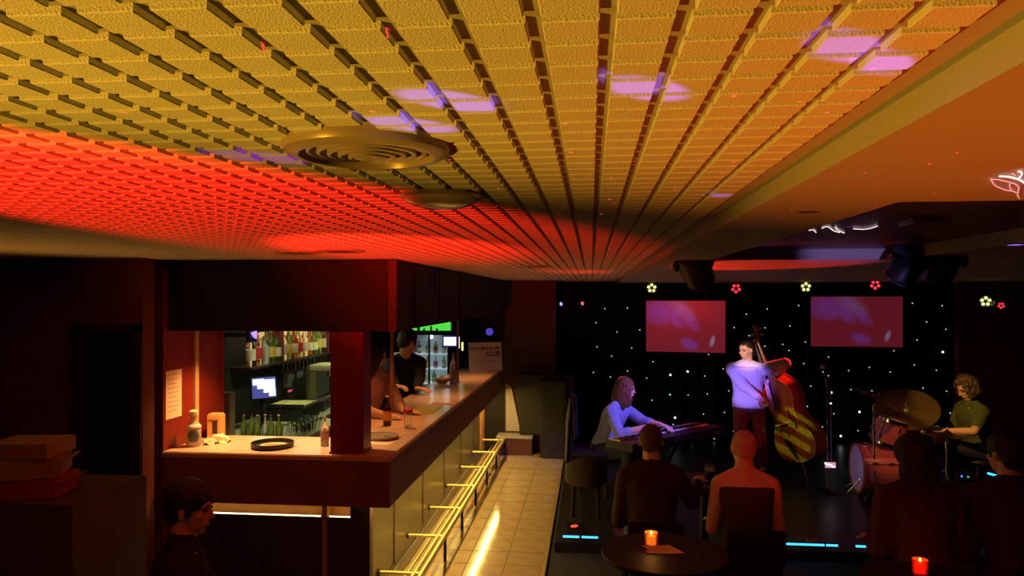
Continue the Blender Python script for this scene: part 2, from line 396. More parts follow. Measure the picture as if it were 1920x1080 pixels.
# lamps over the counter (recessed in the canopy's underside)
def downlight(x, y, power, color, lab, z=CZ-.209, ang=120, tgt=None):
    t = thing('downlight', lab, 'downlight', (x, y, z), 'recessed lamps under the canopy')
    MB().lathe([(.028, 0), (.040, 0), (.040, -.006), (.028, -.004)], (x, y, z-.0005)).build('rim', M_CHROME, t, smooth=True)
    MB().lathe([(.0001, -.0015), (.026, -.0015), (.026, -.003), (.0001, -.003)], (x, y, z)).build('bulb', mat('warm_bulb', (1, .8, .5), .5, em=(1, .6, .25), st=6), t)
    l = light('SPOT', 'downlight_beam', (x, y, z-.012), tgt or (x, y, 0), power, color, ang, .8, .03); return t
WARM = (1, .50, .16)
downlight(-2.30, FY+.33, 62, WARM, 'recessed lamp over the stopper bottle and napkins')
downlight(-1.72, FY+.30, 34, WARM, 'recessed lamp over the round black tray')
downlight(-1.45, 5.6, 20, (1, .36, .09), 'recessed lamp over the dark beer bottle')
downlight(-1.45, 7.0, 18, (1, .36, .09), 'recessed lamp over the middle of the counter')
downlight(-1.45, 8.7, 22, (1, .36, .10), 'recessed lamp over the far end of the counter')
# ------------------------------------------------------------------ things on and behind the bar
G_CLEAR = mat('clear_glass', (.95, .97, .95), .03, trans=1, ior=1.45)
G_GREEN = mat('green_glass', (.25, .45, .14), .05, trans=.85)
G_AMBER = mat('amber_glass', (.55, .20, .03), .05, trans=.8)
G_BROWN = mat('brown_glass', (.06, .02, .008), .08, trans=.35)
G_BLUE = mat('pale_blue_glass', (.45, .62, .75), .05, trans=.75)
LABW = mat('bottle_label_cream', (.85, .80, .62), .7); LABR = mat('bottle_label_red', (.6, .04, .04), .7); LABY = mat('bottle_label_yellow', (.85, .62, .12), .7)
CAPS = mat('cap_silver', (.7, .7, .68), .3, .9)
def bottle(p, h, r, glass, lab, cap, label, group=None, name='bottle', n=14):
    x, y, z = p; t = thing(name, label, 'bottle', p, group)
    MB().lathe([(r*.9, 0), (r, .02*h), (r, .58*h), (r*.82, .66*h), (r*.36, .76*h), (r*.32, .93*h), (r*.36, .935*h), (r*.36, .95*h)], (x, y, z+.001), n=n).build('glass', glass, t, smooth=True)
    if lab: MB().lathe([(r*1.015, .18*h), (r*1.02, .185*h), (r*1.02, .48*h), (r*1.015, .485*h)], (x, y, z+.001), n=n).build('paper_label', lab, t, smooth=True)
    if cap: MB().lathe([(r*.38, .945*h), (r*.40, .95*h), (r*.40, .995*h), (r*.3, h)], (x, y, z+.001), n=n).build('cap', cap, t, smooth=True)
    return t
def tumbler(p, h, r, label, group=None, fill=None, name='glass', upside=False, n=12):
    x, y, z = p; t = thing(name, label, 'glass', p, group)
    pr = [(r*.80, 0), (r, h), (r*.95, h), (r*.74, .06*h), (.001, .06*h)]
    if upside: pr = [(q, h-s_) for q, s_ in pr]
    MB().lathe(pr, (x, y, z+.001), n=n).build('cup', G_CLEAR, t, smooth=True)
    if fill: MB().lathe([(.001, .08*h), (r*.73, .08*h), (r*.86, .72*h), (.001, .72*h)], (x, y, z+.001), n=n).build('drink', fill, t, smooth=True)
    return t
# counter front, from the left
p = atz(363, 836, CT); t = thing('stopper_bottle', 'squat round spirit bottle with large pale stopper beside the red panel', 'bottle', p)
MB().lathe([(.040, 0), (.046, .01), (.048, .06), (.046, .115), (.030, .145), (.016, .16), (.014, .185), (.018, .188)], (p.x, p.y, CT+.001)).build('glass', mat('pale_bottle', (.75, .62, .50), .15, trans=.4), t, smooth=True)
MB().lathe([(.014, .188), (.026, .192), (.030, .205), (.028, .222), (.016, .231), (.001, .233)], (p.x, p.y, CT+.001)).build('stopper', mat('cork_pale', (.85, .62, .34), .6), t, smooth=True)
dv = V((.47, -.88, 0)); lb = MB(); lb.ell(V((p.x, p.y, CT+.068))+dv*.0405, V((.88, .47, 0))*.034, V((0, 0, .046)), dv*.010)
lb.build('oval_label', mat('slate_label', (.10, .11, .12), .6), t, smooth=True)
MB().lathe([(.0485, .118), (.047, .128), (.040, .138), (.036, .140)], (p.x, p.y, CT+.001)).build('neck_wrap', mat('silver_wrap', (.75, .68, .60), .4), t, smooth=True)

p = at(405, 815, 4.86); p.z = CT; t = thing('napkin_dispenser', 'orange upright napkin dispenser with dark slot behind crumpled napkins', 'dispenser', p)
MB().box((p.x-.048, p.y-.04, CT+.001), (p.x+.048, p.y+.045, CT+.165)).build('body', mat('dispenser_orange', (.80, .42, .16), .5), t, bevel=.008)
MB().box((p.x-.004, p.y-.043, CT+.03), (p.x+.030, p.y-.039, CT+.115)).build('slot', M_SEAM, t)
MB().box((p.x-.035, p.y-.0425, CT+.12), (p.x+.035, p.y-.039, CT+.125)).build('seam', M_SEAM, t)
random.seed(3)
for k, (px, py, s_) in enumerate(((391, 833, .042), (412, 829, .058))):
    p = atz(px, py, CT); t = thing('crumpled_napkin', ['small crumpled cream napkin beside the stopper bottle', 'larger crumpled cream napkin in front of the dispenser'][k], 'napkin', p, 'crumpled napkins on the bar')
    mb = MB()
    n = 8; ring = []
    for i in range(n+1):
        for j in range(n+1):
            a, b = (i/n-.5)*2, (j/n-.5)*2; q = max(0, 1-a*a*.8-b*b*.8)
            ring.append((p.x+a*s_*1.2+random.uniform(-.006, .006), p.y+b*s_*.8+random.uniform(-.006, .006), CT+.002+q**.7*s_*1.15*random.uniform(.55, 1.0)))
    fs = [(i*(n+1)+j, i*(n+1)+j+1, (i+1)*(n+1)+j+1, (i+1)*(n+1)+j) for i in range(n) for j in range(n)]
    top = len(ring); mb.add(ring, fs); o = mb.build('paper', mat('napkin_cream', (.86, .72, .50), .8), t)
    sd = o.modifiers.new('thick', 'SOLIDIFY'); sd.thickness = .001
p = atz(511, 838, CT); t = thing('round_tray', 'round black bar tray with orange card lying on the counter', 'tray', p)
MB().lathe([(.001, 0), (.120, 0), (.132, .008), (.134, .032), (.128, .032), (.122, .010), (.001, .008)], (p.x, p.y, CT+.001), n=32).build('dish', M_BLACK, t, smooth=True)
tc = thing('beer_mat', 'orange printed card lying inside the round black tray', 'card', (p.x, p.y, CT+.01))
MB().lathe([(.001, 0), (.086, 0), (.086, .003), (.001, .003)], (p.x+.006, p.y, CT+.0105), n=28).build('card', mat('card_orange', (.85, .50, .22), .7), tc)
for k in range(6):
    MB().box((p.x-.05+k*.018, p.y-.02, CT+.0136), (p.x-.04+k*.018, p.y+.03, CT+.0142)).build('print_mark', M_SEAM, tc)
p = atz(609, 836, CT); bottle(p, .19, .026, mat('clear_plastic', (.85, .82, .85), .1, trans=.75), mat('bottle_label_violet', (.35, .22, .30), .6), CAPS, 'small clear water bottle beside the red pillar', name='water_bottle')
# right of the pillar
p = atz(712, 830, CT); t = thing('napkin', 'cream folded napkin under the grey round tray', 'napkin', p)
MB().obox((p.x-.02, p.y-.03, CT+.002), (.11, -.01, 0), (.01, .05, 0), (0, 0, .0015)).build('paper', mat('napkin_cream'), t)
p = atz(712, 822, CT); t = thing('grey_tray', 'round grey non-slip tray lying right of the pillar', 'tray', p)
MB().lathe([(.001, 0), (.118, 0), (.126, .006), (.127, .018), (.122, .018), (.118, .010), (.001, .009)], (p.x, p.y, CT+.005), n=32).build('dish', mat('tray_grey', (.26, .22, .20), .5), t, smooth=True)
MB().obox((p.x+.055, p.y, CT+.0155), (.022, .004, 0), (-.001, .006, 0), (0, 0, .0012)).build('logo_patch', M_BLACK, t)
p = atz(726, 798, CT); bottle(p, .225, .031, G_BROWN, mat('bottle_label_amber', (.65, .25, .06), .6), mat('cap_gold', (.75, .5, .2), .3, .8), 'dark brown beer bottle with amber label on the counter', name='beer_bottle')
p = atz(765, 801, CT); tumbler(p, .18, .034, 'tall empty glass with red band on the counter', name='tall_glass')
o = [x for x in bpy.data.objects if x.name.startswith('tall_glass')][0]
MB().lathe([(.0325, .105), (.0335, .106), (.0345, .13), (.0335, .131)], (p.x, p.y, CT+.001)).build('red_band', LABR, o, smooth=True)
p = atz(850, 722, CT); bottle(p, .36, .042, mat('grey_glass', (.45, .38, .42), .1, trans=.6), mat('bottle_label_grey', (.42, .30, .28), .6), M_BLACK, 'tall clear spirit bottle beside the far post', name='spirit_bottle')
p = atz(829, 720, CT); t = thing('glass_bowl', 'shallow clear glass bowl beside the tall spirit bottle', 'bowl', p)
MB().lathe([(.04, 0), (.10, .05), (.105, .06), (.098, .06), (.035, .008), (.001, .008)], (p.x, p.y, CT+.001)).build('bowl', mat('tan_glass', (.75, .5, .35), .08, trans=.7), t, smooth=True)
p = atz(832, 757, CT); t = thing('paper_strip', 'orange paper strip lying across the middle of the counter', 'paper', p)
MB().obox((p.x, p.y, CT+.0015), (.11, .01, 0), (-.006, .06, 0), (0, 0, .001)).build('sheet', mat('paper_orange', (.80, .40, .18), .7), t)
p = atz(812, 768, CT); t = thing('reflection_patch', 'yellow green reflection painted as a thin sheet on the counter', 'reflection', p)  # yellow-green reflection on the counter top, painted as a flat sheet
MB().obox((p.x-.06, p.y, CT+.0025), (.10, .0, 0), (0, .22, 0), (0, 0, .002)).build('mat', mat('reflection_yellow', (.62, .62, .12), .5), t, bevel=.001)
# club sign
a, b = at(880, 690, 9.55), at(942, 690, 9.75); cw = (b-a).length; mid = (a+b)/2
t = thing('club_sign', 'white printed club card standing at the far end of the bar', 'sign', (mid.x, mid.y, CT))
ax = V((b.x-a.x, b.y-a.y, 0)).normalized(); nz = V((ax.y, -ax.x, 0)); hgt = .37
up = (V((0, 0, 1)) - nz*.12).normalized()
o0 = V((mid.x, mid.y, CT+.002)) - ax*cw/2
MB().obox(o0+ax*cw/2+up*hgt/2, ax*cw/2, up*hgt/2, nz*.002).build('card', mat('sign_card', (.70, .62, .68), .6), t)
MB().prism([(0, 0), (.10, 0), (.02, .25)], o0+ax*cw*.5-nz*.012, -nz, up, ax*.002).build('strut', M_WHITEP, t)
inkm = mat('sign_ink', (.05, .015, .035), .7)
text('lettering', 'RHYTHM & BLUES', cw*.112, o0+ax*cw*.05+up*hgt*.74+nz*.003, ax, up, inkm, t, .0012)
text('lettering', 'CLUB', cw*.185, o0+ax*cw*.5+up*hgt*.52+nz*.003, ax, up, inkm, t, .0015)
MB().obox(o0+ax*cw*.55+up*hgt*.33+nz*.0025, ax*cw*.3, up*.004, nz*.0008).build('rule_line', mat('sign_ink_faint', (.28, .18, .25), .7), t)
# notice on the red panel
q = [atx(310, 695, RX), atx(340, 690, RX), atx(343, 770, RX)]
y0, y1 = q[0].y, q[1].y; z1, z0 = q[0].z-.005, q[2].z-.03
t = thing('paper_notice', 'printed paper notice pinned to the red panel', 'notice', (RX, (y0+y1)/2, z0))
MB().box((RX+.001, y0, z0), (RX+.003, y1, z1)).build('sheet', mat('notice_paper', (.85, .62, .42), .8), t)
for k in range(9):
    zz = z1-.03-k*(z1-z0-.05)/9; MB().box((RX+.003, y0+.02, zz), (RX+.0034, y1-.02-(k % 3)*.02, zz+.004)).build('text_line', mat('notice_ink', (.45, .26, .14), .8), t)

# ------------------------------------------------------------------ back bar
BC = 1.0
SXF = BX+.20
bc = thing('back_counter', 'grey green back bar counter below the bottle shelf', 'counter', (BX+.3, 7, 0))
MB().box((BX+.001, 5.2, BC-.03), (BX+.62, 9.0, BC)).build('worktop', mat('stone_top', (.40, .40, .30), .35, var=.2, vscale=8), bc, bevel=.004)
for k in range(5):
    dd = MB().box((BX+.58, 5.22+k*.755, .06), (BX+.60, 5.22+k*.755+.74, BC-.04)).build('door', M_BLACK, bc, bevel=.003)
    MB().tube((BX+.61, 5.3+k*.755, .80), (BX+.61, 5.5+k*.755, .80), .008).build('handle', M_CHROME, dd, smooth=True)
MB().box((BX+.001, 5.22, 0), (BX+.57, 8.99, BC-.031)).build('carcass', M_BLACK, bc)
wk = thing('glass_station', 'steel glass-washing station with dark slot in front of the shelves', 'sink unit', (BX+.86, 5.9, 0))
sy0, sy1 = 5.20, 6.42; sx1 = -2.16; sz = 1.03
MB().box((BX+.70, sy0, .06), (sx1, sy1, sz)).build('cabinet', mat('station_top', (.52, .54, .38), .35, .2, var=.12), wk, bevel=.006)
MB().box((sx1-.26, sy0+.62, sz), (sx1-.20, sy0+.86, sz+.0025)).build('slot', M_BLACK, wk)
MB().box((BX+.70, sy0, 0), (sx1-.02, sy1, .06)).build('plinth', M_BLACK, wk)
# lit bottle shelf
sh = thing('bottle_shelf', 'long lit bottle shelf with warm back panel behind the bar', 'shelf', (BX+.1, 7, 1.3))
s1y0, s1y1 = atx(478, 690, SXF).y, atx(618, 690, SXF).y; SZ = atx(560, 672, SXF).z
MB().box((BX+.001, s1y0-.05, SZ-.02), (SXF, s1y1+.3, SZ)).build('board', M_DARKWOOD, sh)
MB().box((BX+.001, s1y0+.3, SZ+.215), (SXF-.10, s1y1-.6, SZ+.23)).build('upper_board', mat('pale_wood'), sh)
MB().box((BX+.001, s1y0+.28, SZ+.001), (BX+.012, s1y1+.3, SZ+.28)).build('lit_panel', mat('shelf_glow', (.9, .7, .3), .5, em=(1, .70, .26), st=.42), sh)
for y in (s1y0+.62, s1y1+.02): MB().box((BX+.001, y, SZ+.001), (SXF-.02, y+.035, CZ-.1)).build('divider', M_MAHOG, sh)
l = light('AREA', 'shelf_light', (SXF+.02, 7.0, CZ-.13), (SXF-.12, 7.0, SZ), 5, (1, .85, .55), size=.06, size_y=2.2)
l.rotation_euler = (0, math.radians(-18), 0)
kinds = [(G_CLEAR, LABW, CAPS, .30, .042), (G_GREEN, LABY, CAPS, .31, .040), (G_AMBER, LABW, M_BLACK, .29, .043), (G_BLUE, None, CAPS, .26, .045), (G_CLEAR, LABR, M_BLACK, .32, .038), (G_GREEN, LABW, M_BLACK, .28, .045)]
names = ['clear glass', 'green glass', 'amber glass', 'pale blue glass', 'clear red-labelled', 'green cream-labelled']
seq = [0, 4, 3, 1, 5, 0, 1, 2, 4, 0, 2, 5, 1, 0]
span = (s1y1-.02)-(s1y0+.08)
for k, kd in enumerate(seq):
    g_, l_, c_, h_, r_ = kinds[kd]
    bottle((SXF-.065, s1y0+.06+k*span/(len(seq)-1), SZ), h_*random.uniform(.93, 1.05), r_, g_, l_, c_, '%s bottle, %s from the left in the front row of the lit shelf' % (names[kd], ORDW[k]), 'bottles on the lit shelf')
for k in range(9):
    kd = [2, 1, 0, 5, 4, 1, 0, 2, 1][k]; g_, l_, c_, h_, r_ = kinds[kd]
    bottle((BX+.06, s1y0+.34+k*.19, SZ), h_*1.08, r_*.9, g_, l_, c_, '%s bottle, %s from the left in the back row of the lit shelf' % (names[kd], ORDW[k]), 'bottles behind the front row')
for k in range(7):
    y = s1y0+.75+k*.2; rk = tumbler((SXF-.05, y, SZ-.125), .09, .032, 'stemless glass hanging under the lit shelf, %s from the left' % ORDW[k], 'glasses hanging under the shelf', upside=True)
    MB().box((SXF-.085, y-.006, SZ-.036), (SXF-.015, y+.006, SZ-.021)).build('hanger', M_CHROME, rk)
# violet lamp left of the shelf
p = atx(475, 628, BX+.25); t = thing('violet_lamp', 'small violet lamp glowing at the left end of the bottle shelf', 'lamp', p)
MB().prism([(-.05, .02), (.05, .035), (.045, -.035), (.0, -.02)], p, (0, 1, 0), (0, 0, 1), (.01, 0, 0)).build('lens', mat('violet_lens', (.3, .2, 1), .4, em=(.28, .16, 1), st=2.2), t)
MB().box((p.x-.03, p.y-.07, p.z-.06), (p.x-.001, p.y+.07, p.z+.06)).build('housing', M_BLACK, t)
MB().box((BX+.001, p.y-.02, p.z-.02), (p.x-.03, p.y+.02, p.z+.02)).build('bracket', M_BLACK, t)
# till and screen
c = at(494, 727, 6.05); f, r, u = frame((.72, -.62, .12))
t = thing('till_screen', 'till monitor with bright white screen on the back counter', 'monitor', (c.x, c.y, BC))
MB().obox(c, r*.115, u*.095, f*.012).build('casing', M_BLACK, t, bevel=.004)
sm = mat('till_white', (.7, .9, 1), .4, em=(.62, .92, 1), st=1.5); sb = mat('till_blue', (.1, .1, .5), .4, em=(.03, .03, .22), st=1)
MB().obox(c+f*.0128, r*.106, u*.086, f*.0006).build('screen', sb, t)
for a, b, ww, hh in ((-.045, .012, .052, .055), (.048, .05, .05, .026), (.03, .012, .03, .02), (-.07, -.045, .03, .03)):
    MB().obox(c+f*.0138+r*-a*-1+u*b, r*ww, u*hh, f*.0004).build('window', sm, t)
MB().tube((c.x-.01, c.y+.02, BC+.002), c-f*.02, .022).lathe([(.09, 0), (.09, .012), (.03, .02)], (c.x-.01, c.y+.02, BC+.001)).build('stand', M_BLACK, t, smooth=True)
# black till box with a lit tray on top
p = at(553, 775, 6.6); t = thing('till_box', 'black till box with a yellow green tray on top', 'till', (p.x, p.y, BC))
MB().box((p.x-.21, p.y-.22, BC+.001), (p.x+.16, p.y+.2, BC+.12)).build('box', M_BLACK, t, bevel=.006)
MB().box((p.x-.19, p.y-.20, BC+.121), (p.x+.14, p.y+.18, BC+.135)).build('tray', mat('tray_lime', (.60, .62, .22), .5, var=.4, vscale=14), t, bevel=.004)
MB().box((p.x-.215, p.y-.225, BC+.118), (p.x+.165, p.y-.205, BC+.150)).build('lip', M_BLACK, t)
p = at(592, 772, 7.1); t = thing('card_terminal', 'low black card terminal standing near the red pillar', 'terminal', (p.x, p.y, BC))
MB().obox((p.x, p.y, BC+.05), (.11, .02, .0), (-.02, .15, 0), (0, 0, .05)).build('body', M_BLACK, t, bevel=.006)
for k in range(3): MB().obox((p.x+.112, p.y-.06+k*.06, BC+.05), (.002, 0, 0), (0, .02, 0), (0, 0, .03)).build('key', M_BLACKM, t)
p = at(540, 733, 7.0); t = thing('red_display', 'small red glowing display on the back counter', 'display', (p.x, p.y, BC))
MB().box((p.x-.04, p.y-.07, BC+.001), (p.x+.02, p.y+.07, p.z+.03)).build('case', M_BLACK, t, bevel=.004)
MB().box((p.x+.0205, p.y-.05, p.z-.008), (p.x+.0215, p.y+.05, p.z+.012)).build('readout', mat('red_readout', (1, .1, .2), .5, em=(1, .05, .16), st=.8), t)
# grey panel and machine on the right
p = atx(560, 700, BX+.03); t = thing('splash_board', 'dull grey splash board under the bottle shelf', 'board', (BX+.02, p.y, BC))
MB().box((BX+.001, p.y-.35, BC+.002), (BX+.02, p.y+.45, SZ-.14)).build('board', mat('board_grey', (.14, .14, .13), .5), t, bevel=.002)
p = at(606, 712, 7.6); t = thing('coffee_machine', 'olive coffee machine half hidden behind the red pillar', 'coffee machine', (p.x, p.y, BC))
MB().box((p.x-.13, p.y-.15, BC+.001), (p.x+.16, p.y+.25, BC+.06)).box((p.x-.13, p.y-.15, BC+.06), (p.x-.02, p.y+.25, BC+.34)).build('body', mat('machine_olive', (.26, .27, .14), .35, .3), t, bevel=.01)
MB().box((p.x-.13, p.y-.15, BC+.34), (p.x+.16, p.y+.25, BC+.40)).build('head', mat('machine_cream', (.5, .52, .3), .4), t, bevel=.012)
for k in range(2): MB().lathe([(.03, 0), (.03, -.05), (.02, -.06)], (p.x+.08, p.y-.03+k*.16, BC+.34)).build('group_head', M_CHROME, t, smooth=True)
# rows of glasses
k = 0
for j in range(3):
    for i in range(6):
        y = sy0+.30+i*.085-j*.02; x = BX+.76+j*.075
        rown = ['back', 'middle', 'front'][j]
        tumbler((x, y, sz), .10, .030, 'upturned tumbler on the glass station, %s row, %s from the left' % (rown, ORDW[i]), 'upturned tumblers on the glass station', upside=True)
for i in range(8):
    tumbler((BX+.16+.09*(i % 2), 7.75+.09*(i//2), BC), .08, .032, 'upturned tumbler near the coffee machine, %s row, %s from the left' % (['rear', 'fore'][i % 2], ORDW[i//2]), 'tumblers near the coffee machine', upside=True)
for i in range(6):
    kd = [1, 5, 1, 0, 5, 1][i]; g_, l_, c_, h_, r_ = kinds[kd]
    q = at(430+i*11, 815, 5.13 if i < 2 else 5.18)
    bottle((-2.30+.052*i-.26, 5.30+.02*(i % 2), 1.031), .20, .026, g_, None, c_, 'dim green bottle beside the tumblers, %s from the left' % ORDW[i], 'dim bottles at the left end of the glass station')
p = at(424, 745, 5.6); t = thing('cardboard_carton', 'small dull carton at the left end of the back counter', 'carton', (p.x, p.y, BC))
MB().box((p.x-.05, p.y-.05, BC+.001), (p.x+.05, p.y+.05, p.z+.04)).build('box', mat('carton_brown', (.28, .22, .15), .8, var=.2), t, bevel=.003)
MB().box((p.x-.008, p.y-.051, BC+.004), (p.x+.008, p.y-.0502, p.z+.039)).build('tape', mat('tape', (.45, .36, .22), .5), t)

# ------------------------------------------------------------------ far end of the bar: fridge, green sign, lamps
FYY = 9.9
def rect(px0, py0, px1, py1, Y): a, b = at(px0, py0, Y), at(px1, py1, Y); return a.x, b.x, b.z, a.z
x0, x1, z0, z1 = rect(772, 628, 838, 722, FYY)
t = thing('bottle_fridge', 'glass-fronted bottle fridge with bright white shelves at the far end', 'fridge', ((x0+x1)/2, FYY, 0))
MB().box((x0-.03, FYY+.30, .0), (x1+.03, FYY+.33, z1+.02)).box((x0-.03, FYY, 0), (x0-.005, FYY+.3, z1+.02)).box((x1+.005, FYY, 0), (x1+.03, FYY+.3, z1+.02)).box((x0-.03, FYY, z1), (x1+.03, FYY+.3, z1+.02)).box((x0-.03, FYY, 0), (x1+.03, FYY+.3, z0-.02)).build('cabinet', M_BLACK, t)
MB().box((x0, FYY+.285, z0), (x1, FYY+.298, z1)).build('lit_back', mat('fridge_back', (.5, .6, .65), .5, em=(.30, .42, .50), st=.09), t)
for zz in (z0+.005, z0+.30*(z1-z0), z0+.60*(z1-z0)):
    MB().box((x0, FYY+.02, zz), (x1, FYY+.28, zz+.012)).build('shelf', mat('fridge_shelf', (.9, .95, 1), .4, em=(.8, .95, 1), st=.35), t)
MB().box(((x0+x1)/2-.012, FYY-.012, z0), ((x0+x1)/2+.012, FYY-.001, z1)).build('door_frame', M_BLACK, t)
for xx in (x0, (x0+x1)/2+.013): MB().box((xx+.002, FYY-.008, z0), (xx+(x1-x0)/2-.016, FYY-.005, z1)).build('door_glass', G_CLEAR, t)
light('POINT', 'fridge_tube', ((x0+x1)/2, FYY+.12, z1-.03), None, .28, (.85, .95, 1), size=.03)
for r_ in range(2):
    for k in range(4):
        zz = z0+(.30, .60)[r_]*(z1-z0)+.013
        bottle((x0+.07+k*.115, FYY+.14, zz), .17, .03, [G_BLUE, G_AMBER, G_BLUE, G_GREEN][(k+r_) % 4], [LABW, LABY, LABR, LABW][k], CAPS, 'small bottle, %s from the left on the %s fridge shelf' % (ORDW[k], ['middle', 'top'][r_]), 'bottles in the fridge', n=10)
for k in range(4):
    bottle((x0+.06+k*.11, FYY+.14, z0+.018), .19, .032, [G_GREEN, G_CLEAR, G_GREEN, G_CLEAR][k], LABY if k % 2 else None, CAPS, 'tall %s bottle, %s from the left on the lowest fridge shelf' % (['green', 'clear'][k % 2], ORDW[k]), 'bottles low in the fridge', n=10)
x0, x1, z0, z1 = rect(770, 598, 845, 620, FYY-.1)
t = thing('green_light_box', 'bright green light box above the bottle fridge', 'light box', ((x0+x1)/2, FYY-.1, z0))
MB().box((x0, FYY-.1, z0), (x0+.085, FYY-.09, z1)).box((x0+.125, FYY-.1, z0), (x1, FYY-.09, z1)).build('lit_face', mat('green_face', (.2, 1, .2), .5, em=(.10, .95, .08), st=.75), t)
MB().box((x0-.02, FYY-.089, z0-.03), (x1+.02, FYY-.02, z1+.02)).build('casing', M_BLACK, t)
for px in (795, 808, 819): q = at(px, 617, FYY-.11); MB().box((q.x-.012, FYY-.107, z0-.005), (q.x+.012, FYY-.1005, z0+.03+.03*(px == 808))).build('dark_mark', M_BLACK, t)
x0, x1, z0, z1 = rect(832, 632, 855, 648, FYY-.2)
t = thing('white_sign', 'small white glowing sign right of the bottle fridge', 'light box', ((x0+x1)/2, FYY-.2, z0))
MB().box((x0, FYY-.2, z0), (x1, FYY-.19, z1)).build('lit_face', mat('white_face', (1, 1, 1), .5, em=(.85, .8, 1), st=2.4), t)
MB().box((x0-.02, FYY-.189, z0-.02), (x1+.02, FYY-.12, z1+.02)).build('casing', mat('blue_casing', (.05, .04, .3), .4), t)
MB().tube(((x0+x1)/2, FYY-.12, (z0+z1)/2), ((x0+x1)/2, 10.199, (z0+z1)/2), .012).build('arm', M_BLACKM, t)
for px, w_, c_, lab in ((860, .02, 'white_face', 'narrow white tube lamp right of the white sign'), (867, .022, 'yellow_face', 'short yellow tube lamp right of the white sign')):
    m_ = mat('yellow_face', (1, 1, .4), .5, em=(.8, 1, .2), st=1.6) if c_ == 'yellow_face' else mat('white_face')
    a, b = at(px, 633 if px == 860 else 643, FYY-.2), at(px, 652 if px == 860 else 656, FYY-.2)
    t = thing('tube_lamp', lab, 'lamp', b); MB().cap(a, b, w_*.6).build('tube', m_, t, smooth=True)
    MB().box((a.x-.012, FYY-.19, b.z), (a.x+.012, 10.199, b.z+.03)).build('bracket', M_BLACK, t)
p = at(918, 622, 9.9); t = thing('blue_lamp', 'dim blue round lamp above the club sign', 'lamp', p)
MB().lathe([(.05, 0), (.05, -.02), (.001, -.03)], (p.x, p.y, p.z), (0, 1, 0)).build('lens', mat('blue_lens', (.1, .1, .6), .5, em=(.06, .04, .45), st=1), t, smooth=True)
MB().lathe([(.055, 0), (.06, .06), (.04, .10)], (p.x, p.y+.001, p.z), (0, 1, 0)).build('housing', M_BLACK, t, smooth=True)
MB().tube((p.x, p.y+.1, p.z), (p.x, 10.199, p.z), .012).build('arm', M_BLACKM, t)
# pale cabinets on the rear wall seen between the bar staff
for k, (r4, lab) in enumerate((((731, 661, 748, 688), 'small pale wall box, upper of two behind the barman'), ((724, 699, 742, 720), 'small pale wall box, lower of two behind the barman'))):
    x0, x1, z0, z1 = rect(*r4, 9.4); t = thing('wall_box', lab, 'box', ((x0+x1)/2, 9.4, z0))
    MB().box((x0, 9.4, z0), (x1+.1, 9.46, z1)).build('case', mat('box_cream_glow', (.55, .55, .36), .5, em=(.5, .5, .28), st=.25), t, bevel=.006)  # faint glow put into the cream case, which is no lamp
    MB().box((x0+.01, 9.397, z0+.012), (x1+.09, 9.3995, z0+.02)).build('seam', M_SEAM, t)
p = at(713, 700, 7.6); f, r, u = frame((.35, -.9, .25)); t = thing('bar_screen', 'dark touch screen with small green lights between the bar staff', 'monitor', (p.x, p.y, BC))
MB().obox(p, r*.10, u*.11, f*.012).build('casing', M_BLACK, t, bevel=.004)
MB().obox(p+f*.0125, r*.09, u*.09, f*.0005).build('screen', mat('screen_teal', (.03, .07, .07), .2), t)
MB().tube((p.x, p.y+.02, BC+.001), p-f*.02, .018).build('stand', M_BLACK, t)
for k in range(2): MB().obox(p+f*.0135+u*.08+r*(.02+.035*k), r*.010, u*.008, f*.0005).build('green_light', mat('green_led', (.1, 1, .5), .5, em=(.1, 1, .5), st=1.2), t)
light('SPOT', 'back_bar_lamp', (-2.35, 6.0, 1.95), (-2.5, 6.3, 1.0), 20, (.85, 1, .45), 110, .8, .05)
light('SPOT', 'back_bar_lamp_far', (-2.35, 7.6, 1.95), (-2.6, 7.7, 1.0), 16, (.85, 1, .45), 110, .8, .05)
# ------------------------------------------------------------------ ceiling fittings
M_VENT = mat('vent_enamel', (.46, .36, .28), .28, .2)
vx, vy = -.348, 1.137
t = thing('ceiling_vent', 'round ceiling air vent with concentric rings', 'vent', (vx, vy, HT))
MB().lathe([(.130, .007), (.130, .0), (.126, -.010), (.112, -.016), (.104, -.016), (.100, -.004), (.098, .006)], (vx, vy, HT), n=48).build('outer_ring', M_VENT, t, smooth=True)
for r_, z_ in ((.094, -.010), (.078, -.012), (.062, -.014), (.046, -.016), (.030, -.018)):
    MB().lathe([(r_, .004), (r_-.001, z_), (r_-.006, z_-.001), (r_-.009, .0)], (vx, vy, HT), n=40).build('louvre_ring', M_VENT, t, smooth=True)
MB().lathe([(.022, .004), (.020, -.018), (.010, -.021), (.001, -.021)], (vx, vy, HT), n=24).build('hub', M_VENT, t, smooth=True)
MB().lathe([(.001, .0062), (.104, .0062), (.104, .0068), (.001, .0068)], (vx, vy, HT), n=32).build('duct', M_SEAM, t)
p = atz(827, 371, HT-.008); t = thing('dome_light', 'shallow glossy ceiling dome beyond the round vent', 'ceiling lamp', (p.x, p.y, HT))
MB().lathe([(.092, .0), (.096, -.006), (.090, -.010)], (p.x, p.y, HT), n=40).build('rim', M_VENT, t, smooth=True)
MB().lathe([(.089, -.008), (.082, -.017), (.062, -.026), (.034, -.032), (.001, -.034)], (p.x, p.y, HT), n=40).build('dome', mat('dome_glass', (.60, .48, .42), .12, coat=.5), t, smooth=True)
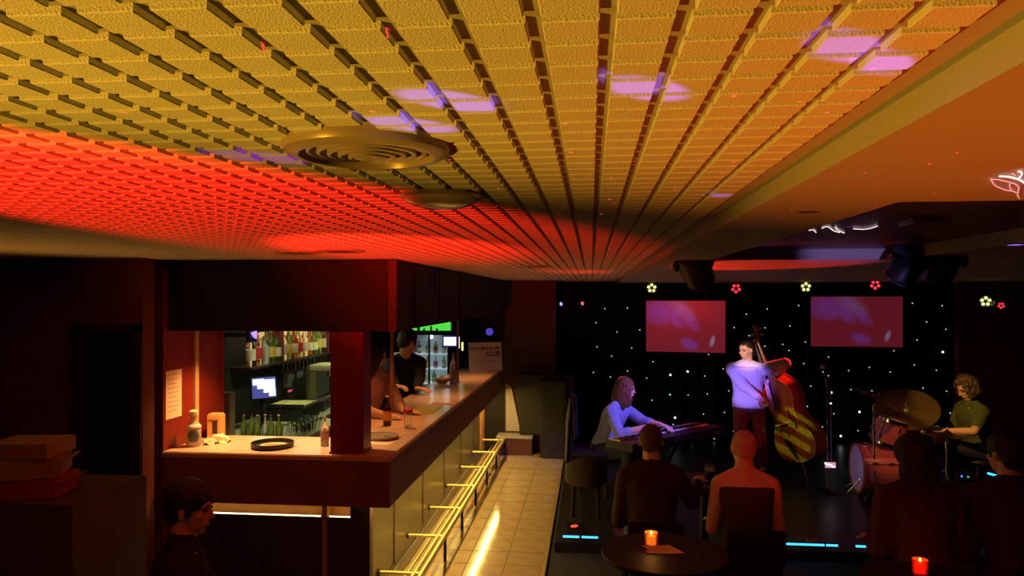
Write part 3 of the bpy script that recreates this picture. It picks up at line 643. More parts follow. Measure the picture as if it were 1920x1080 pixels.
for px, py, lab in ((1005, 500, 'small round ceiling vent farthest down the tiled ceiling'), (560, 474, 'small round ceiling vent above the bar front'), (640, 471, 'small flat ceiling vent beside the canopy')):
    p = atz(px, py, HT-.004); t = thing('small_vent', lab, 'vent', (p.x, p.y, HT), 'small ceiling vents')
    MB().lathe([(.12, 0), (.12, -.006), (.10, -.010), (.08, -.004), (.001, -.004)], (p.x, p.y, HT), n=28).build('ring', M_VENT, t, smooth=True)
    MB().lathe([(.001, -.005), (.075, -.005), (.075, -.0065), (.001, -.0065)], (p.x, p.y, HT), n=24).build('grille', M_SEAM, t)
p = atz(1516, 397, HS); t = thing('ceiling_slot', 'narrow dark slot in the smooth plaster ceiling', 'vent', (p.x, p.y, HS))
MB().box((p.x-.022, p.y-.012, HS-.001), (p.x+.022, p.y+.012, HS+.001)).build('opening', M_BLACK, t)
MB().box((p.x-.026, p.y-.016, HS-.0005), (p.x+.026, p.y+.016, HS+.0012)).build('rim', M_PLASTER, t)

# projected white line drawings, their light put in as thin glowing tubes
M_PROJ_W = mat('white_projection', (1, .9, .9), .4, em=(1, .85, .85), st=1.0); M_PROJ_P = mat('pink_projection', (1, .6, .6), .4, em=(1, .45, .45), st=.62)
def curve(pts, n=14):
    pts = [V((a, b, 0)) for a, b in pts]; out = []
    for i in range(len(pts)-1):
        p0, p1, p2, p3 = pts[max(i-1, 0)], pts[i], pts[i+1], pts[min(i+2, len(pts)-1)]
        for k in range(n if i == len(pts)-2 else n):
            s_ = k/n; out.append(.5*((2*p1)+(p2-p0)*s_+(2*p0-5*p1+4*p2-p3)*s_*s_+(3*p1-p0-3*p2+p3)*s_**3))
    out.append(pts[-1]); return out
def projected(t, pts, z, r, m):
    P = [atz(q.x, q.y, z) for q in curve(pts, 8)]; MB().path(P, r, 6).build('light_tube', m, t, smooth=True)  # glowing tube stands in for a projected line of light
p = atz(1890, 345, HS-.004); t = thing('projected_drawing', 'white and pink projected leaf lines, laid as glowing tubes on the plaster ceiling', 'neon light', p)
projected(t, [(1858, 336), (1872, 337), (1890, 341), (1903, 345), (1910, 351), (1909, 359), (1908, 366), (1911, 372)], HS-.004, .0012, M_PROJ_P)
projected(t, [(1858, 336), (1864, 346), (1876, 353), (1888, 357), (1897, 358), (1905, 361)], HS-.004, .0012, M_PROJ_P)
projected(t, [(1893, 345), (1894, 353), (1898, 358)], HS-.004, .0010, M_PROJ_P)
projected(t, [(1874, 330.5), (1890, 331.5), (1905, 335), (1915, 339), (1928, 348)], HS-.004, .0018, M_PROJ_W)
projected(t, [(1908, 322), (1914, 322), (1916, 328), (1911, 333)], HS-.004, .0016, M_PROJ_W)
projected(t, [(1897, 325), (1902, 327), (1903, 329)], HS-.004, .0009, M_PROJ_P)
p = atz(1580, 430, HC-.004); t = thing('projected_drawing', 'white projected squiggle, laid as glowing tubes inside the dark ceiling tray', 'neon light', p)
for pts in ([(1517, 432), (1524, 431), (1530, 436)], [(1541, 428), (1548, 425), (1554, 426), (1562, 432), (1574, 436)], [(1566, 426), (1572, 432), (1583, 437)], [(1600, 429), (1618, 430), (1632, 428), (1645, 424)]):
    projected(t, pts, HC-.005, .0022, M_PROJ_W)
# black stage heads hanging under the plaster ceiling
def head_lamp(c, f, s_, label, lens):
    c = V(c); f, r, u = frame(f); t = thing('stage_head', label, 'stage light', (c.x, c.y, HS), 'stage lights under the plaster ceiling')
    MB().box((c.x-.05*s_, c.y-.05*s_, HS-.03*s_), (c.x+.05*s_, c.y+.05*s_, HS-.001)).build('base', M_BLACK, t, bevel=.004)
    for k in (-1, 1): MB().obox(c+r*k*.078*s_+V((0, 0, .045*s_)), r*.008*s_, u*.065*s_, f*.02*s_).build('yoke_arm', M_BLACK, t, bevel=.003)
    MB().obox(c+V((0, 0, .10*s_)), r*.085*s_, u*.008*s_, f*.02*s_).build('yoke_bridge', M_BLACK, t)
    MB().lathe([(.03*s_, -.10*s_), (.055*s_, -.085*s_), (.066*s_, -.02*s_), (.066*s_, .075*s_), (.058*s_, .09*s_), (.05*s_, .088*s_)], c, f, n=20).build('body', M_BLACK, t, smooth=True)
    MB().lathe([(.0001, .0885*s_), (.048*s_, .0885*s_), (.03*s_, .094*s_), (.0001, .096*s_)], c, f, n=18).build('lens', lens, t, smooth=True)
    for k in range(3): MB().obox(c-f*(.03+.02*k)*s_+u*.066*s_, r*.04*s_, u*.004*s_, f*.004*s_).build('cooling_fin', M_BLACKM, t)
    return t
LENS_D = mat('lens_dark_blue', (.02, .02, .06), .08, em=(.02, .012, .10), st=.25)
LENS_W = mat('lens_white', (1, 1, 1), .2, em=(1, 1, .9), st=2.5)
c = at(1304, 503, 4.25); t = head_lamp(c, (.35, .55, -.55), 1.25, 'black stage light under the ceiling left of the red glow', LENS_W)
c2 = at(1703, 497, 3.95); head_lamp(c2, (-.45, .15, -.75), 1.15, 'black stage light with blue lens, left of the pair in the tray', LENS_D)
c3 = at(1765, 492, 3.95); head_lamp(c3, (.2, .8, -.4), 1.25, 'black stage light, right of the pair in the tray', mat('lens_red', (.6, .05, .05), .3, em=(.8, .04, .06), st=.6))
a, b = at(1676, 470, 4.0), at(1795, 470, 4.0)
t = thing('lamp_bracket', 'black bracket bar carrying the pair of stage lights', 'bracket', ((a.x+b.x)/2, 4.05, HS))
MB().box((a.x, 4.02, HS-.005), (b.x, 4.09, HS+.022)).build('bar', M_BLACK, t, bevel=.003)
for x in (a.x+.02, b.x-.03): MB().tube((x, 4.055, HS+.022), (x, 4.055, HC-.001), .006).build('hanger', M_BLACKM, t)
p = at(1733, 428, 2.6); t = thing('tray_box', 'dark red square box mounted inside the ceiling tray', 'box', (p.x, p.y, HC))
MB().box((p.x-.06, p.y-.06, HC-.022), (p.x+.06, p.y+.06, HC-.001)).build('case', M_TRAY, t, bevel=.004)
MB().box((p.x-.018, p.y-.0615, HC-.016), (p.x+.018, p.y-.0602, HC-.006)).build('vent_slot', M_BLACK, t)

# coloured beams from a small effect light on the right, below the frame: violet patches on the ceiling, blue discs in the tray
SRC = V((1.75, 2.75, .72))
for px, py, an, pw in ((848, 190, 2.7, 34), (772, 234, 2.6, 30), (1215, 168, 2.6, 30), (1585, 88, 2.3, 26), (1655, 118, 2.0, 30), (1885, 12, 3.0, 40), (1366, 392, 2.4, 10)):
    z = HT if px < 1800 and px != 1366 else HS
    light('SPOT', 'violet_beam', SRC, atz(px, py, z), pw*16, VIOLET, an*.58, .55, .004)
light('SPOT', 'magenta_beam', SRC, atz(500, 296, HT), 160, (.6, .02, 1), 2.0, .7, .004)
for px, py in ((1600, 425), (1903, 432)):
    q = atz(px, py, HC); light('SPOT', 'blue_beam', (q.x, q.y-.05, 1.2), q, 420, (.16, .08, 1), 3.2, .6, .003)
q = at(1600, 477, TY1); light('SPOT', 'violet_tray_beam', (q.x-.25, 2.6, 1.7), (q.x-.02, q.y, q.z), 45, (.45, .3, 1), 20, .8, .01)
def dots(N, L, x, y):
    cb = N.new('ShaderNodeCombineXYZ'); L.new(x, cb.inputs[0]); L.new(y, cb.inputs[1])
    vo = N.new('ShaderNodeTexVoronoi'); vo.voronoi_dimensions = '2D'; vo.inputs['Scale'].default_value = 11; L.new(cb.outputs[0], vo.inputs['Vector'])
    m = N.new('ShaderNodeMath'); m.operation = 'LESS_THAN'; m.inputs[1].default_value = .018; L.new(vo.outputs['Distance'], m.inputs[0]); return m.outputs[0]
gobo(light('SPOT', 'red_star_laser', (.75, 2.2, 1.3), (.1, 1.25, HT), 380, (1, .03, .05), 110, .2, .001), dots)
# ------------------------------------------------------------------ stage
SY = 6.2; SH = .07
struct(MB().box((-.30, SY, -.01), (6.3, 11.19, SH)).build('floor_stage', mat('stage_black', (.014, .012, .014), .35, bump=.1, bscale=60), bevel=.004))
k = 0
for a, b, lab in ((1055, 1087, 'blue LED bar at the far left of the stage edge'), (1090, 1122, 'blue LED bar, second from the left on the stage edge'), (1467, 1546, 'long blue LED bar in the middle of the stage edge'), (1548, 1571, 'short blue LED bar right of the long one'), (1603, 1628, 'blue LED bar at the right end of the stage edge')):
    p, q = at(a, 1015, SY-.012), at(b, 1015, SY-.012); zc = at(1340, 1015, SY-.012).z
    t = thing('led_bar', lab, 'light bar', ((p.x+q.x)/2, SY-.012, .03), 'blue LED bars along the stage edge')
    MB().box((p.x+.003, SY-.026, zc-.006), (q.x-.003, SY-.018, zc+.010)).build('light_tube', M_LEDBLUE, t)
    MB().box((p.x, SY-.018, zc-.012), (q.x, SY-.001, zc+.015)).build('housing', M_BLACK, t)
for px, py, Y, ln, lab in ((1868, 890, 6.9, .11, 'short cyan LED bar glowing behind the right-hand listener'),):
    c = at(px-6, py, Y); t = thing('led_bar', lab, 'light bar', (c.x, c.y, SH), 'blue LED bars along the stage edge')
    MB().obox(c, (.045, 0, -.012), (0, .006, 0), (.002, 0, .009)).build('light_tube', M_LEDBLUE, t)
    MB().box((c.x-.03, c.y+.007, SH), (c.x+.03, c.y+.03, c.z+.005)).build('stand', M_BLACK, t)

# star curtain
cy = 10.86; cx0, cx1 = at(1064, 700, cy).x, at(1792, 700, cy).x
mb = MB(); n = 260; vs_ = []; zt_, zb_ = HS-.012, .09
for i in range(n+1):
    x = cx0+(cx1-cx0)*i/n; yy = cy+.035*math.sin(x*24)+.018*math.sin(x*41+1)
    vs_ += [(x, yy, zb_), (x, yy, zt_), (x, yy+.006, zt_), (x, yy+.006, zb_)]
fs_ = []
for i in range(n):
    b = 4*i
    for j in range(4): fs_.append((b+j, b+(j+1) % 4, b+4+(j+1) % 4, b+4+j))
cu = thing('star_curtain', 'black stage curtain dotted with small white star lights', 'curtain', ((cx0+cx1)/2, cy, .09))
MB().add(vs_, fs_).build('cloth', mat('black_velvet', (.006, .006, .007), .95, spec=.1), cu, smooth=True)
MB().tube((cx0, cy, HS-.01), (cx1, cy, HS-.01), .008).build('curtain_rail', M_BLACKM, cu)
A = [(97,167),(217,163),(50,242),(162,291),(283,280),(55,370),(240,377),(133,420),(354,449),(36,507),(218,499),(127,531),(320,537),(446,520,1),(538,502,1),(629,526),(650,411),(728,488),(745,361),(786,268),(851,196),(962,168),(950,269),(866,311),(949,367),(244,625,1),(348,655),(444,625,2),(541,628),(643,621),(757,605),(734,720),(623,729),(471,748,1),(461,784),(350,773),(783,821),(69,833),(72,915),(575,937),(609,942),(500,300),(560,830),(680,860)]
B = [(107,150),(60,259),(22,357),(142,345),(55,390),(713,138),(871,151),(788,238),(891,277),(738,334),(614,391),(875,398,1),(265,425),(134,460),(236,504),(373,497),(483,480),(594,505),(722,467),(840,495),(265,524),(86,590),(171,580),(281,614,1),(385,598),(497,605),(629,602),(769,590),(895,607),(278,672,1),(153,688),(70,694),(431,717,1),(294,727),(914,723),(233,797),(423,817),(331,846,1),(241,930)]
stars = [(1100+s_[0]/2.842, 520+s_[1]/2.842, s_[2] if len(s_) > 2 else 0) for s_ in A] + [(1460+s_[0]/2.842, 520+s_[1]/2.842, s_[2] if len(s_) > 2 else 0) for s_ in B]
sm_ = [mat('star_small', (1, 1, 1), .5, em=(.75, .85, 1), st=.9), mat('star_bright', (1, 1, 1), .5, em=(.8, .95, 1), st=5), mat('star_green', (.3, 1, .5), .5, em=(.15, 1, .45), st=2)]
sme = {}
for px, py, b in stars:
    if 1208 < px < 1364 and 560 < py < 664: continue
    p = at(px, py, cy-.058)
    if b not in sme:
        o = MB().ball((0, 0, 0), (.0095, .015, .012)[b], 8, 4).build('star_light', sm_[b], cu); sme[b] = o.data
    else:
        o = bpy.data.objects.new('star_light', sme[b]); COL.objects.link(o); o.parent = cu
    o.location = p
# side walls beside the curtain
rx = at(1795, 700, 10.6).x
struct(MB().box((rx, 10.55, 0), (6.3, 10.7, HS)).build('wall_stage_side', M_REDWALL))

# two hanging screens
def screen_mat(name, sx):
    m = mat(name, (.02, .005, .006), .25); N = m.node_tree.nodes; L = m.node_tree.links; b = N['Principled BSDF']
    tc = N.new('ShaderNodeTexCoord'); mp = N.new('ShaderNodeMapping'); L.new(tc.outputs['UV'], mp.inputs[0])
    sp = N.new('ShaderNodeSeparateXYZ'); L.new(tc.outputs['UV'], sp.inputs[0])
    def M(op, a, c=None, clamp=False):
        n_ = N.new('ShaderNodeMath'); n_.operation = op; n_.use_clamp = clamp
        for i_, q in enumerate((a, c)):
            if q is None: continue
            if isinstance(q, (int, float)): n_.inputs[i_].default_value = q
            else: L.new(q, n_.inputs[i_])
        return n_.outputs[0]
    x, y = sp.outputs[0], sp.outputs[1]
    def blob(cx, cy_, rx_, ry_, skew=0, soft=1.1):
        dx = M('DIVIDE', M('SUBTRACT', M('ADD', x, M('MULTIPLY', y, skew)), cx+cy_*skew), rx_); dy = M('DIVIDE', M('SUBTRACT', y, cy_), ry_)
        d = M('ADD', M('MULTIPLY', dx, dx), M('MULTIPLY', dy, dy)); return M('MULTIPLY', M('SUBTRACT', 1.0, d, True), 1/soft, True)
    nz = N.new('ShaderNodeTexNoise'); nz.inputs['Scale'].default_value = 5; L.new(tc.outputs['UV'], nz.inputs['Vector'])
    pur = M('MAXIMUM', M('MAXIMUM', blob(.18, .78, .24, .30), blob(.38, .68, .13, .26, .3)), M('MAXIMUM', blob(.50, .72, .13, .34, .45), blob(.55, .16, .12, .15, .3)))
    pur = M('MULTIPLY', pur, M('ADD', nz.outputs[0], .35), True)
    wv = N.new('ShaderNodeTexWave'); wv.inputs['Scale'].default_value = 9; wv.inputs['Distortion'].default_value = 1
    mp.inputs['Rotation'].default_value = (0, 0, math.radians(-25)); L.new(mp.outputs[0], wv.inputs['Vector'])
    strk = M('MULTIPLY', blob(.45, .86, .17, .28, .45), M('POWER', wv.outputs[1], 3.0))
    wht = M('ADD', M('MULTIPLY', strk, .8), blob(.84, .22, .035, .13, -.15), True)
    r1 = N.new('ShaderNodeMix'); r1.data_type = 'RGBA'; r1.inputs[6].default_value = (.165, .012, .022, 1); r1.inputs[7].default_value = (.17, .035, .24, 1); L.new(pur, r1.inputs[0])
    r2 = N.new('ShaderNodeMix'); r2.data_type = 'RGBA'; r2.inputs[7].default_value = (.30, .20, .36, 1); L.new(r1.outputs[2], r2.inputs[6]); L.new(M('MULTIPLY', wht, .75), r2.inputs[0])
    L.new(r2.outputs[2], b.inputs['Emission Color']); b.inputs['Emission Strength'].default_value = sx
    return m
def screen(c4, Y, depth_skew, label, m):
    (ax_, ay_), (bx_, by_), (cx_, cy2), (dx_, dy2) = c4      # tl, tr, br, bl in the frame
    tl, tr, br, bl = at(ax_, ay_, Y-depth_skew), at(bx_, by_, Y+depth_skew), at(cx_, cy2, Y+depth_skew), at(dx_, dy2, Y-depth_skew)
    tl.x = bl.x = (tl.x+bl.x)/2; tr.x = br.x = (tr.x+br.x)/2; zt1 = (tl.z+tr.z)/2; zb1 = (bl.z+br.z)/2
    r = V((tr.x-tl.x, tr.y-tl.y, 0)); ww = r.length/2; r.normalize(); nz_ = V((r.y, -r.x, 0)); c = V(((tl.x+tr.x)/2, (tl.y+tr.y)/2, (zt1+zb1)/2)); hh = (zt1-zb1)/2
    t = thing('hanging_screen', label, 'screen', (c.x, c.y, c.z-hh), 'hanging screens')
    MB().obox(c, r*(ww+.014), V((0, 0, hh+.014)), nz_*.025).build('bezel', M_BLACK, t, bevel=.004)
    o = MB().add([c-r*ww-V((0, 0, hh))+nz_*.0258, c+r*ww-V((0, 0, hh))+nz_*.0258, c+r*ww+V((0, 0, hh))+nz_*.0258, c-r*ww+V((0, 0, hh))+nz_*.0258], [(0, 1, 2, 3)]).build('picture', m, t)
    uv = o.data.uv_layers.new(name='UV'); vi = {0: (0, 0), 1: (1, 0), 2: (1, 1), 3: (0, 1)}
    for lp in o.data.loops: uv.data[lp.index].uv = vi[lp.vertex_index]
    for k in (-.5, .5): MB().tube(c+r*ww*k+V((0, 0, hh+.014)), V((c.x+r.x*ww*k, c.y+r.y*ww*k, HS-.001)), .008).build('hanger', M_BLACKM, t)
    return t
screen(((1211, 566), (1359, 562), (1361, 658), (1213, 662)), 10.45, -.10, 'hanging screen with red and violet picture above the pianist', screen_mat('screen_picture', .85))
screen(((1518, 558), (1690, 554), (1693, 651), (1521, 649)), 10.25, -.05, 'hanging screen with red and violet picture above the microphone', screen_mat('screen_picture_dim', .55))

# flower-shaped LED pars on a rail under the ceiling
PY_ = 9.9
PARY = mat('par_yellow', (1, 1, .3), .4, em=(.82, 1, .22), st=2.6); PARR = mat('par_red', (1, .1, .1), .4, em=(1, .03, .05), st=2.2)
for px, py, Y, m, lab in ((1222, 540, PY_, PARY, 'yellow LED par lamp above the left screen'), (1380, 541, PY_, PARR, 'red LED par lamp between the two screens, left one'), (1511, 538, PY_, PARY, 'yellow LED par lamp at the left edge of the right screen'), (1641, 534, PY_, PARR, 'red LED par lamp above the right screen'), (1848, 565, 9.5, PARY, 'yellow LED par lamp on the red side wall'), (1877, 573, 9.3, PARR, 'small red LED par lamp at the far right')):
    c = at(px, py, Y); f, r, u = frame((-.15, -1, -.12)); t = thing('par_lamp', lab, 'stage light', c, 'LED par lamps')
    s_ = .62 if px == 1877 else 1
    MB().lathe([(.03, .13), (.07, .11), (.076, .0), (.07, -.004), (.068, .01), (.001, .012)], c, -f, n=20).build('can', M_BLACK, t, smooth=True)
    for k in range(5):
        a = math.radians(90+72*k+(0 if m is PARY else 36)); MB().ball(c+r*.042*s_*math.cos(a)+u*.042*s_*math.sin(a)+f*.004, .0185*s_, 10, 6).build('lens', m, t, smooth=True)
    MB().path([c-r*.085, c-r*.085+u*.05-f*.02, c-f*.05+u*.11, c+r*.085+u*.05-f*.02, c+r*.085], .006).build('yoke', M_BLACKM, t)
    MB().tube(c-f*.05+u*.11, V((c.x, c.y+.05, HS-.001)), .007).build('hanger', M_BLACKM, t)
for px, py, m, lab in ((1052, 570, mat('blue_spark', (.2, .2, 1), .4, em=(.15, .12, 1), st=4), 'small blue pin lamp left of the star curtain'), (1092, 569, mat('red_spark', (1, .2, .2), .4, em=(1, .2, .18), st=1), 'small red pin lamp left of the star curtain')):
    c = at(px, py, 10.15); t = thing('pin_lamp', lab, 'lamp', c); MB().ell(c, (.016, 0, .010), (0, .016, 0), (-.010, 0, .024)).build('lens', m, t, smooth=True)
    MB().lathe([(.03, .01), (.034, .03), (.03, .09)], c, (0, 1, 0)).build('can', M_BLACK, t, smooth=True); MB().tube(c+V((0, .06, 0)), (c.x, c.y+.06, HT-.001), .006).build('hanger', M_BLACKM, t)

# low bench and covered loudspeaker at the end of the bar
a, b = at(948, 830, 9.95), at(998, 830, 9.95)
t = thing('low_bench', 'low reddish brown bench with grey top at the end of the foot rail', 'bench', ((a.x+b.x)/2, 10.0, 0))
MB().box((a.x-.10, 9.90, .002), (b.x, 10.18, .22)).build('body', wood('bench_wood', (.07, .018, .008), (.10, .026, .012), .5), t, bevel=.004)
MB().box((a.x-.12, 9.88, .22), (b.x+.01, 10.19, .25)).build('top', mat('grey_top', (.28, .26, .24), .5), t, bevel=.004)
a, b = at(985, 780, 9.8), at(1062, 780, 9.8)
t = thing('covered_speaker', 'tall black cloth-covered loudspeaker left of the stage', 'loudspeaker', ((a.x+b.x)/2, 9.95, 0))
zt2 = at(1000, 705, 9.8).z
MB().box((a.x-.10, 10.0, .26), (b.x+.08, 10.19, zt2)).build('cabinet', M_BLACK, t, bevel=.01)
MB().box((b.x-.34, 9.72, .0), (b.x, 9.995, zt2-.06)).build('front_cabinet', M_BLACK, t, bevel=.02)
MB().box((b.x-.31, 9.708, .12), (b.x-.03, 9.719, zt2-.12)).build('grille', mat('grille_cloth', (.02, .02, .02), .9, bump=.4, bscale=300), t)
a = at(948, 750, 10.15); t = thing('white_cloth', 'pale grey cloth hanging behind the end of the bar', 'cloth', (a.x+.06, 10.16, .26))
MB().add([(a.x, 10.165, .27), (a.x+.20, 10.175, .27), (a.x+.08, 10.165, zt2-.2), (a.x, 10.165, zt2-.14), (a.x, 10.172, .27), (a.x+.20, 10.182, .27), (a.x+.08, 10.172, zt2-.2), (a.x, 10.172, zt2-.14)], [(0,1,2,3),(7,6,5,4),(0,4,5,1),(1,5,6,2),(2,6,7,3),(3,7,4,0)]).build('drape', mat('cloth_grey', (.40, .36, .38), .9), t)

# keyboard
k0, k1 = atz(1146, 823, .76), atz(1312, 792, .76); r = V((k1.x-k0.x, k1.y-k0.y, 0)); L_ = r.length; r.normalize(); bk = V((r.y, -r.x, 0))     # bk: away from the player, towards the listeners
t = thing('keyboard', 'long stage piano keyboard in front of the pianist', 'keyboard', ((k0.x+k1.x)/2, (k0.y+k1.y)/2, SH))
c = (k0+k1)/2; U = V((0, 0, 1))
MB().obox(c+bk*.12-U*.045, r*(L_/2+.03), bk*.17, U*.035).build('case', M_BLACK, t, bevel=.006)
MB().obox(c+bk*.20-U*.022, r*(L_/2+.03), bk*.085, U*.014).build('control_panel', M_BLACK, t, bevel=.005)
km, bmk = None, None
WK = mat('white_key', (.85, .82, .80), .25); nk = 52
for i in range(nk):
    x = -L_/2+(i+.5)*L_/nk
    MBk = MB().obox(c+r*x+bk*.035-U*.008, r*(L_/nk/2-.0008), bk*.073, U*.009)
    o = MBk.build('white_key', WK, t)
    if i % 7 in (0, 2, 3, 5, 6) and i < nk-1: MB().obox(c+r*(x+L_/nk/2)+bk*.062+U*.004, r*.005, bk*.045, U*.008).build('black_key', M_BLACK, t)
for sgn in (-1, 1):
    MB().tube(c+r*sgn*.45+bk*(-.02)-U*.08, V((c.x, c.y, SH+.012))-r*sgn*.35+bk*.12, .016).build('stand_leg', M_BLACKM, t, smooth=True)
    q = V((c.x, c.y, SH+.012))-r*sgn*.35+bk*.12; MB().tube(q-bk*.2, q+bk*.2, .012).build('stand_foot', M_BLACKM, t, smooth=True)
# coat over a chair, left of the pianist
p = at(1105, 800, 7.75); t = thing('draped_chair', 'chair back covered by a dark coat left of the pianist', 'chair', (p.x, p.y, SH))
for dx in (-.17, .17):
    for dy in (-.17, .17): MB().tube((p.x+dx, p.y+dy, SH), (p.x+dx*.95, p.y+dy*.95, SH+.44), .014).build('leg', M_BLACKM, t, smooth=True)
MB().box((p.x-.2, p.y-.2, SH+.43), (p.x+.2, p.y+.2, SH+.48)).build('seat', M_BLACK, t, bevel=.01)
MB().box((p.x-.2, p.y-.21, SH+.48), (p.x-.17, p.y+.2, SH+.98)).build('backrest', M_BLACK, t, bevel=.008)
mb = MB(); vs_ = []; n = 18
for i in range(n+1):
    a = i/n; yy = p.y-.24+.46*a
    for j, (ox, zz) in enumerate(((-.235, .35), (-.228, .75), (-.19, 1.02), (-.15, 1.0), (-.13, .6))):
        vs_.append((p.x+ox+.016*math.sin(a*21+j), yy, SH+zz+.02*math.sin(a*7)))
fs_ = [(i*5+j, i*5+j+1, (i+1)*5+j+1, (i+1)*5+j) for i in range(n) for j in range(4)]
o = MB().add(vs_, fs_).build('coat', mat('coat_dark', (.06, .05, .09), .8), t, smooth=True); o.modifiers.new('thick', 'SOLIDIFY').thickness = .012

# microphone on its stand with a lit phone clipped below
b = atz(1552, 922, SH); b = V((b.x, b.y, SH)); top = at(1553, 735, b.y); mc = at(1543, 688, b.y)
t = thing('microphone_stand', 'black microphone stand in front of the right screen', 'microphone stand', b)
MB().lathe([(.13, 0), (.13, .012), (.03, .022), (.012, .04)], b, n=24).build('base', M_BLACKM, t, smooth=True)
MB().tube(b+U*.03, V((b.x, b.y, top.z)), .009).build('pole', mat('pole_dim', (.25, .25, .27), .25, 1), t, smooth=True)
MB().tube((b.x, b.y, top.z-.3), (b.x, b.y, top.z-.02), .013).build('clutch_sleeve', M_BLACKM, t, smooth=True)
MB().tube((b.x, b.y, top.z), mc+V((.02, 0, -.04)), .007).build('boom', mat('pole_dim'), t, smooth=True)
MB().tube((b.x+.035, b.y, SH+.25), (b.x+.03, b.y, top.z+.04), .005).build('cable', mat('cable_grey', (.3, .3, .34), .4), t, smooth=True)
t = thing('microphone', 'silver-headed vocal microphone on the tall stand', 'microphone', mc)
MB().tube(mc+V((.035, 0, -.07)), mc+V((.006, 0, -.014)), .012, .019).build('handle', M_BLACK, t, smooth=True)
MB().ball(mc, .030).build('grille', mat('mic_mesh', (.55, .42, .42), .35, .8, bump=.6, bscale=500), t, smooth=True)
c = at(1557, 872, b.y-.03); t = thing('phone', 'small phone with bright pink and white screen clipped to the microphone stand', 'phone', c)
MB().box((c.x-.058, c.y, c.z-.034), (c.x+.058, c.y+.008, c.z+.034)).build('case', M_BLACK, t, bevel=.003)
MB().box((c.x-.054, c.y-.001, c.z-.030), (c.x+.054, c.y-.0002, c.z+.030)).build('screen', mat('phone_screen', (.8, .5, .7), .3, em=(.8, .38, .6), st=.8), t)
for k, (x0, z0, w_) in enumerate(((-.04, .012, .025), (.0, .0, .02), (.03, -.015, .018))):
    MB().obox((c.x+x0, c.y-.0015, c.z+z0), (w_*.8, 0, -w_*.4), (0, .0003, 0), (.004, 0, .008)).build('picture', mat('phone_white', (1, 1, 1), .3, em=(1, .95, 1), st=1.4), t)
MB().tube((c.x-.02, c.y+.008, c.z), (b.x, b.y, c.z), .006).build('clip', M_BLACKM, t)
# red stage device
c = at(1079, 985, 6.35); t = thing('red_stage_lamp', 'small box on the stage edge with a glowing red light', 'lamp', (c.x, c.y, SH))
MB().box((c.x-.07, c.y-.02, SH+.001), (c.x+.07, c.y+.10, c.z+.03)).build('box', M_BLACK, t, bevel=.006)
MB().ell((c.x-.01, c.y-.022, c.z), (.032, 0, .004), (0, .008, 0), (0, 0, .012)).build('lens', mat('red_glow', (1, .05, .03), .4, em=(1, .035, .02), st=3), t, smooth=True)

# ------------------------------------------------------------------ drum kit
DY = 8.05
SHELL = wood('drum_shell', (.42, .12, .03), (.55, .18, .05), .22, 3, 0); HEADM = mat('drum_head', (.62, .56, .60), .5); 
def drum(name, c, ax, R_, L2, label, lugs=8, heads=True, parts=()):
    c = V(c); f, r, u = frame(ax); t = thing(name, label, 'drum', (c.x, c.y, SH))
    MB().lathe([(R_*.97, -L2/2), (R_, -L2/2+.005), (R_, L2/2-.005), (R_*.97, L2/2)], c, f, n=36).build('shell', SHELL, t, smooth=True)
    for s_ in (1, -1):
        MB().lathe([(.001, L2/2+.001), (R_*.955, L2/2+.001), (R_*.955, L2/2+.004), (.001, L2/2+.006)], c, f*s_, n=32).build('front_head' if s_ > 0 else 'rear_head', HEADM, t, smooth=True)
        MB().lathe([(R_+.001, L2/2-.02), (R_+.012, L2/2-.02), (R_+.012, L2/2+.012), (R_*.958, L2/2+.012), (R_*.958, L2/2+.002)], c, f*s_, n=36).build('hoop', M_CHROME if R_ < .2 else SHELL, t, smooth=True)
    for k in range(lugs):
        a = 2*math.pi*(k+.5)/lugs; d = r*math.cos(a)+u*math.sin(a)
        for s_ in (-1, 1): MB().obox(c+d*(R_+.010)+f*s_*L2*.22, d*.010, f.cross(d)*.009, f*.022).build('lug', M_CHROME, t, bevel=.003)
        MB().tube(c+d*(R_+.014)-f*L2*.46, c+d*(R_+.014)+f*L2*.46, .0035, n=6).build('tension_rod', M_CHROME, t)
    return t, f, r, u
R_ = .245
c = at(1642, 884, DY); c.z = SH+R_+.025; bd, f, r, u = drum('bass_drum', c, (-.998, .04, 0), R_, .36, 'orange wooden bass drum with pale front head facing left')
for s_ in (-1, 1):
    q = c+f*.10+r*s_*R_*.78-u*R_*.62; MB().tube(q, V((q.x+f.x*.10+r.x*s_*.10, q.y+f.y*.10+r.y*s_*.10, SH+.004)), .008).build('spur', M_CHROME, bd, smooth=True)
c2_ = at(1668, 808, DY-.02); tm_, f2, r2, u2 = drum('rack_tom', c2_, (.25, -.1, .96), .155, .25, 'orange wooden rack tom above the bass drum', 6)
MB().tube(c2_+V((-.10, 0, -.12)), (c2_.x-.12, c2_.y, c.z+R_+.004), .012).build('mount_post', M_CHROME, tm_, smooth=True)
c3_ = at(1742, 815, DY+.05); sn, *_ = drum('snare_drum', c3_, (.05, -.05, 1), .175, .12, 'shallow snare drum in front of the drummer', 8)
for a in (0, 2.1, 4.2): MB().tube(c3_+V((0, 0, -.2)), (c3_.x+.25*math.cos(a), c3_.y+.25*math.sin(a), SH+.006), .009).build('stand_leg', M_CHROME, sn, smooth=True)
MB().tube(c3_+V((0, 0, -.07)), c3_+V((0, 0, -.3)), .012).build('stand_post', M_CHROME, sn, smooth=True)
c4_ = at(1684, 850, DY+.25); ft_, *_ = drum('floor_tom', (c4_.x, c4_.y+.1, SH+.42), (0, 0, 1), .18, .34, 'floor tom standing behind the bass drum', 6)
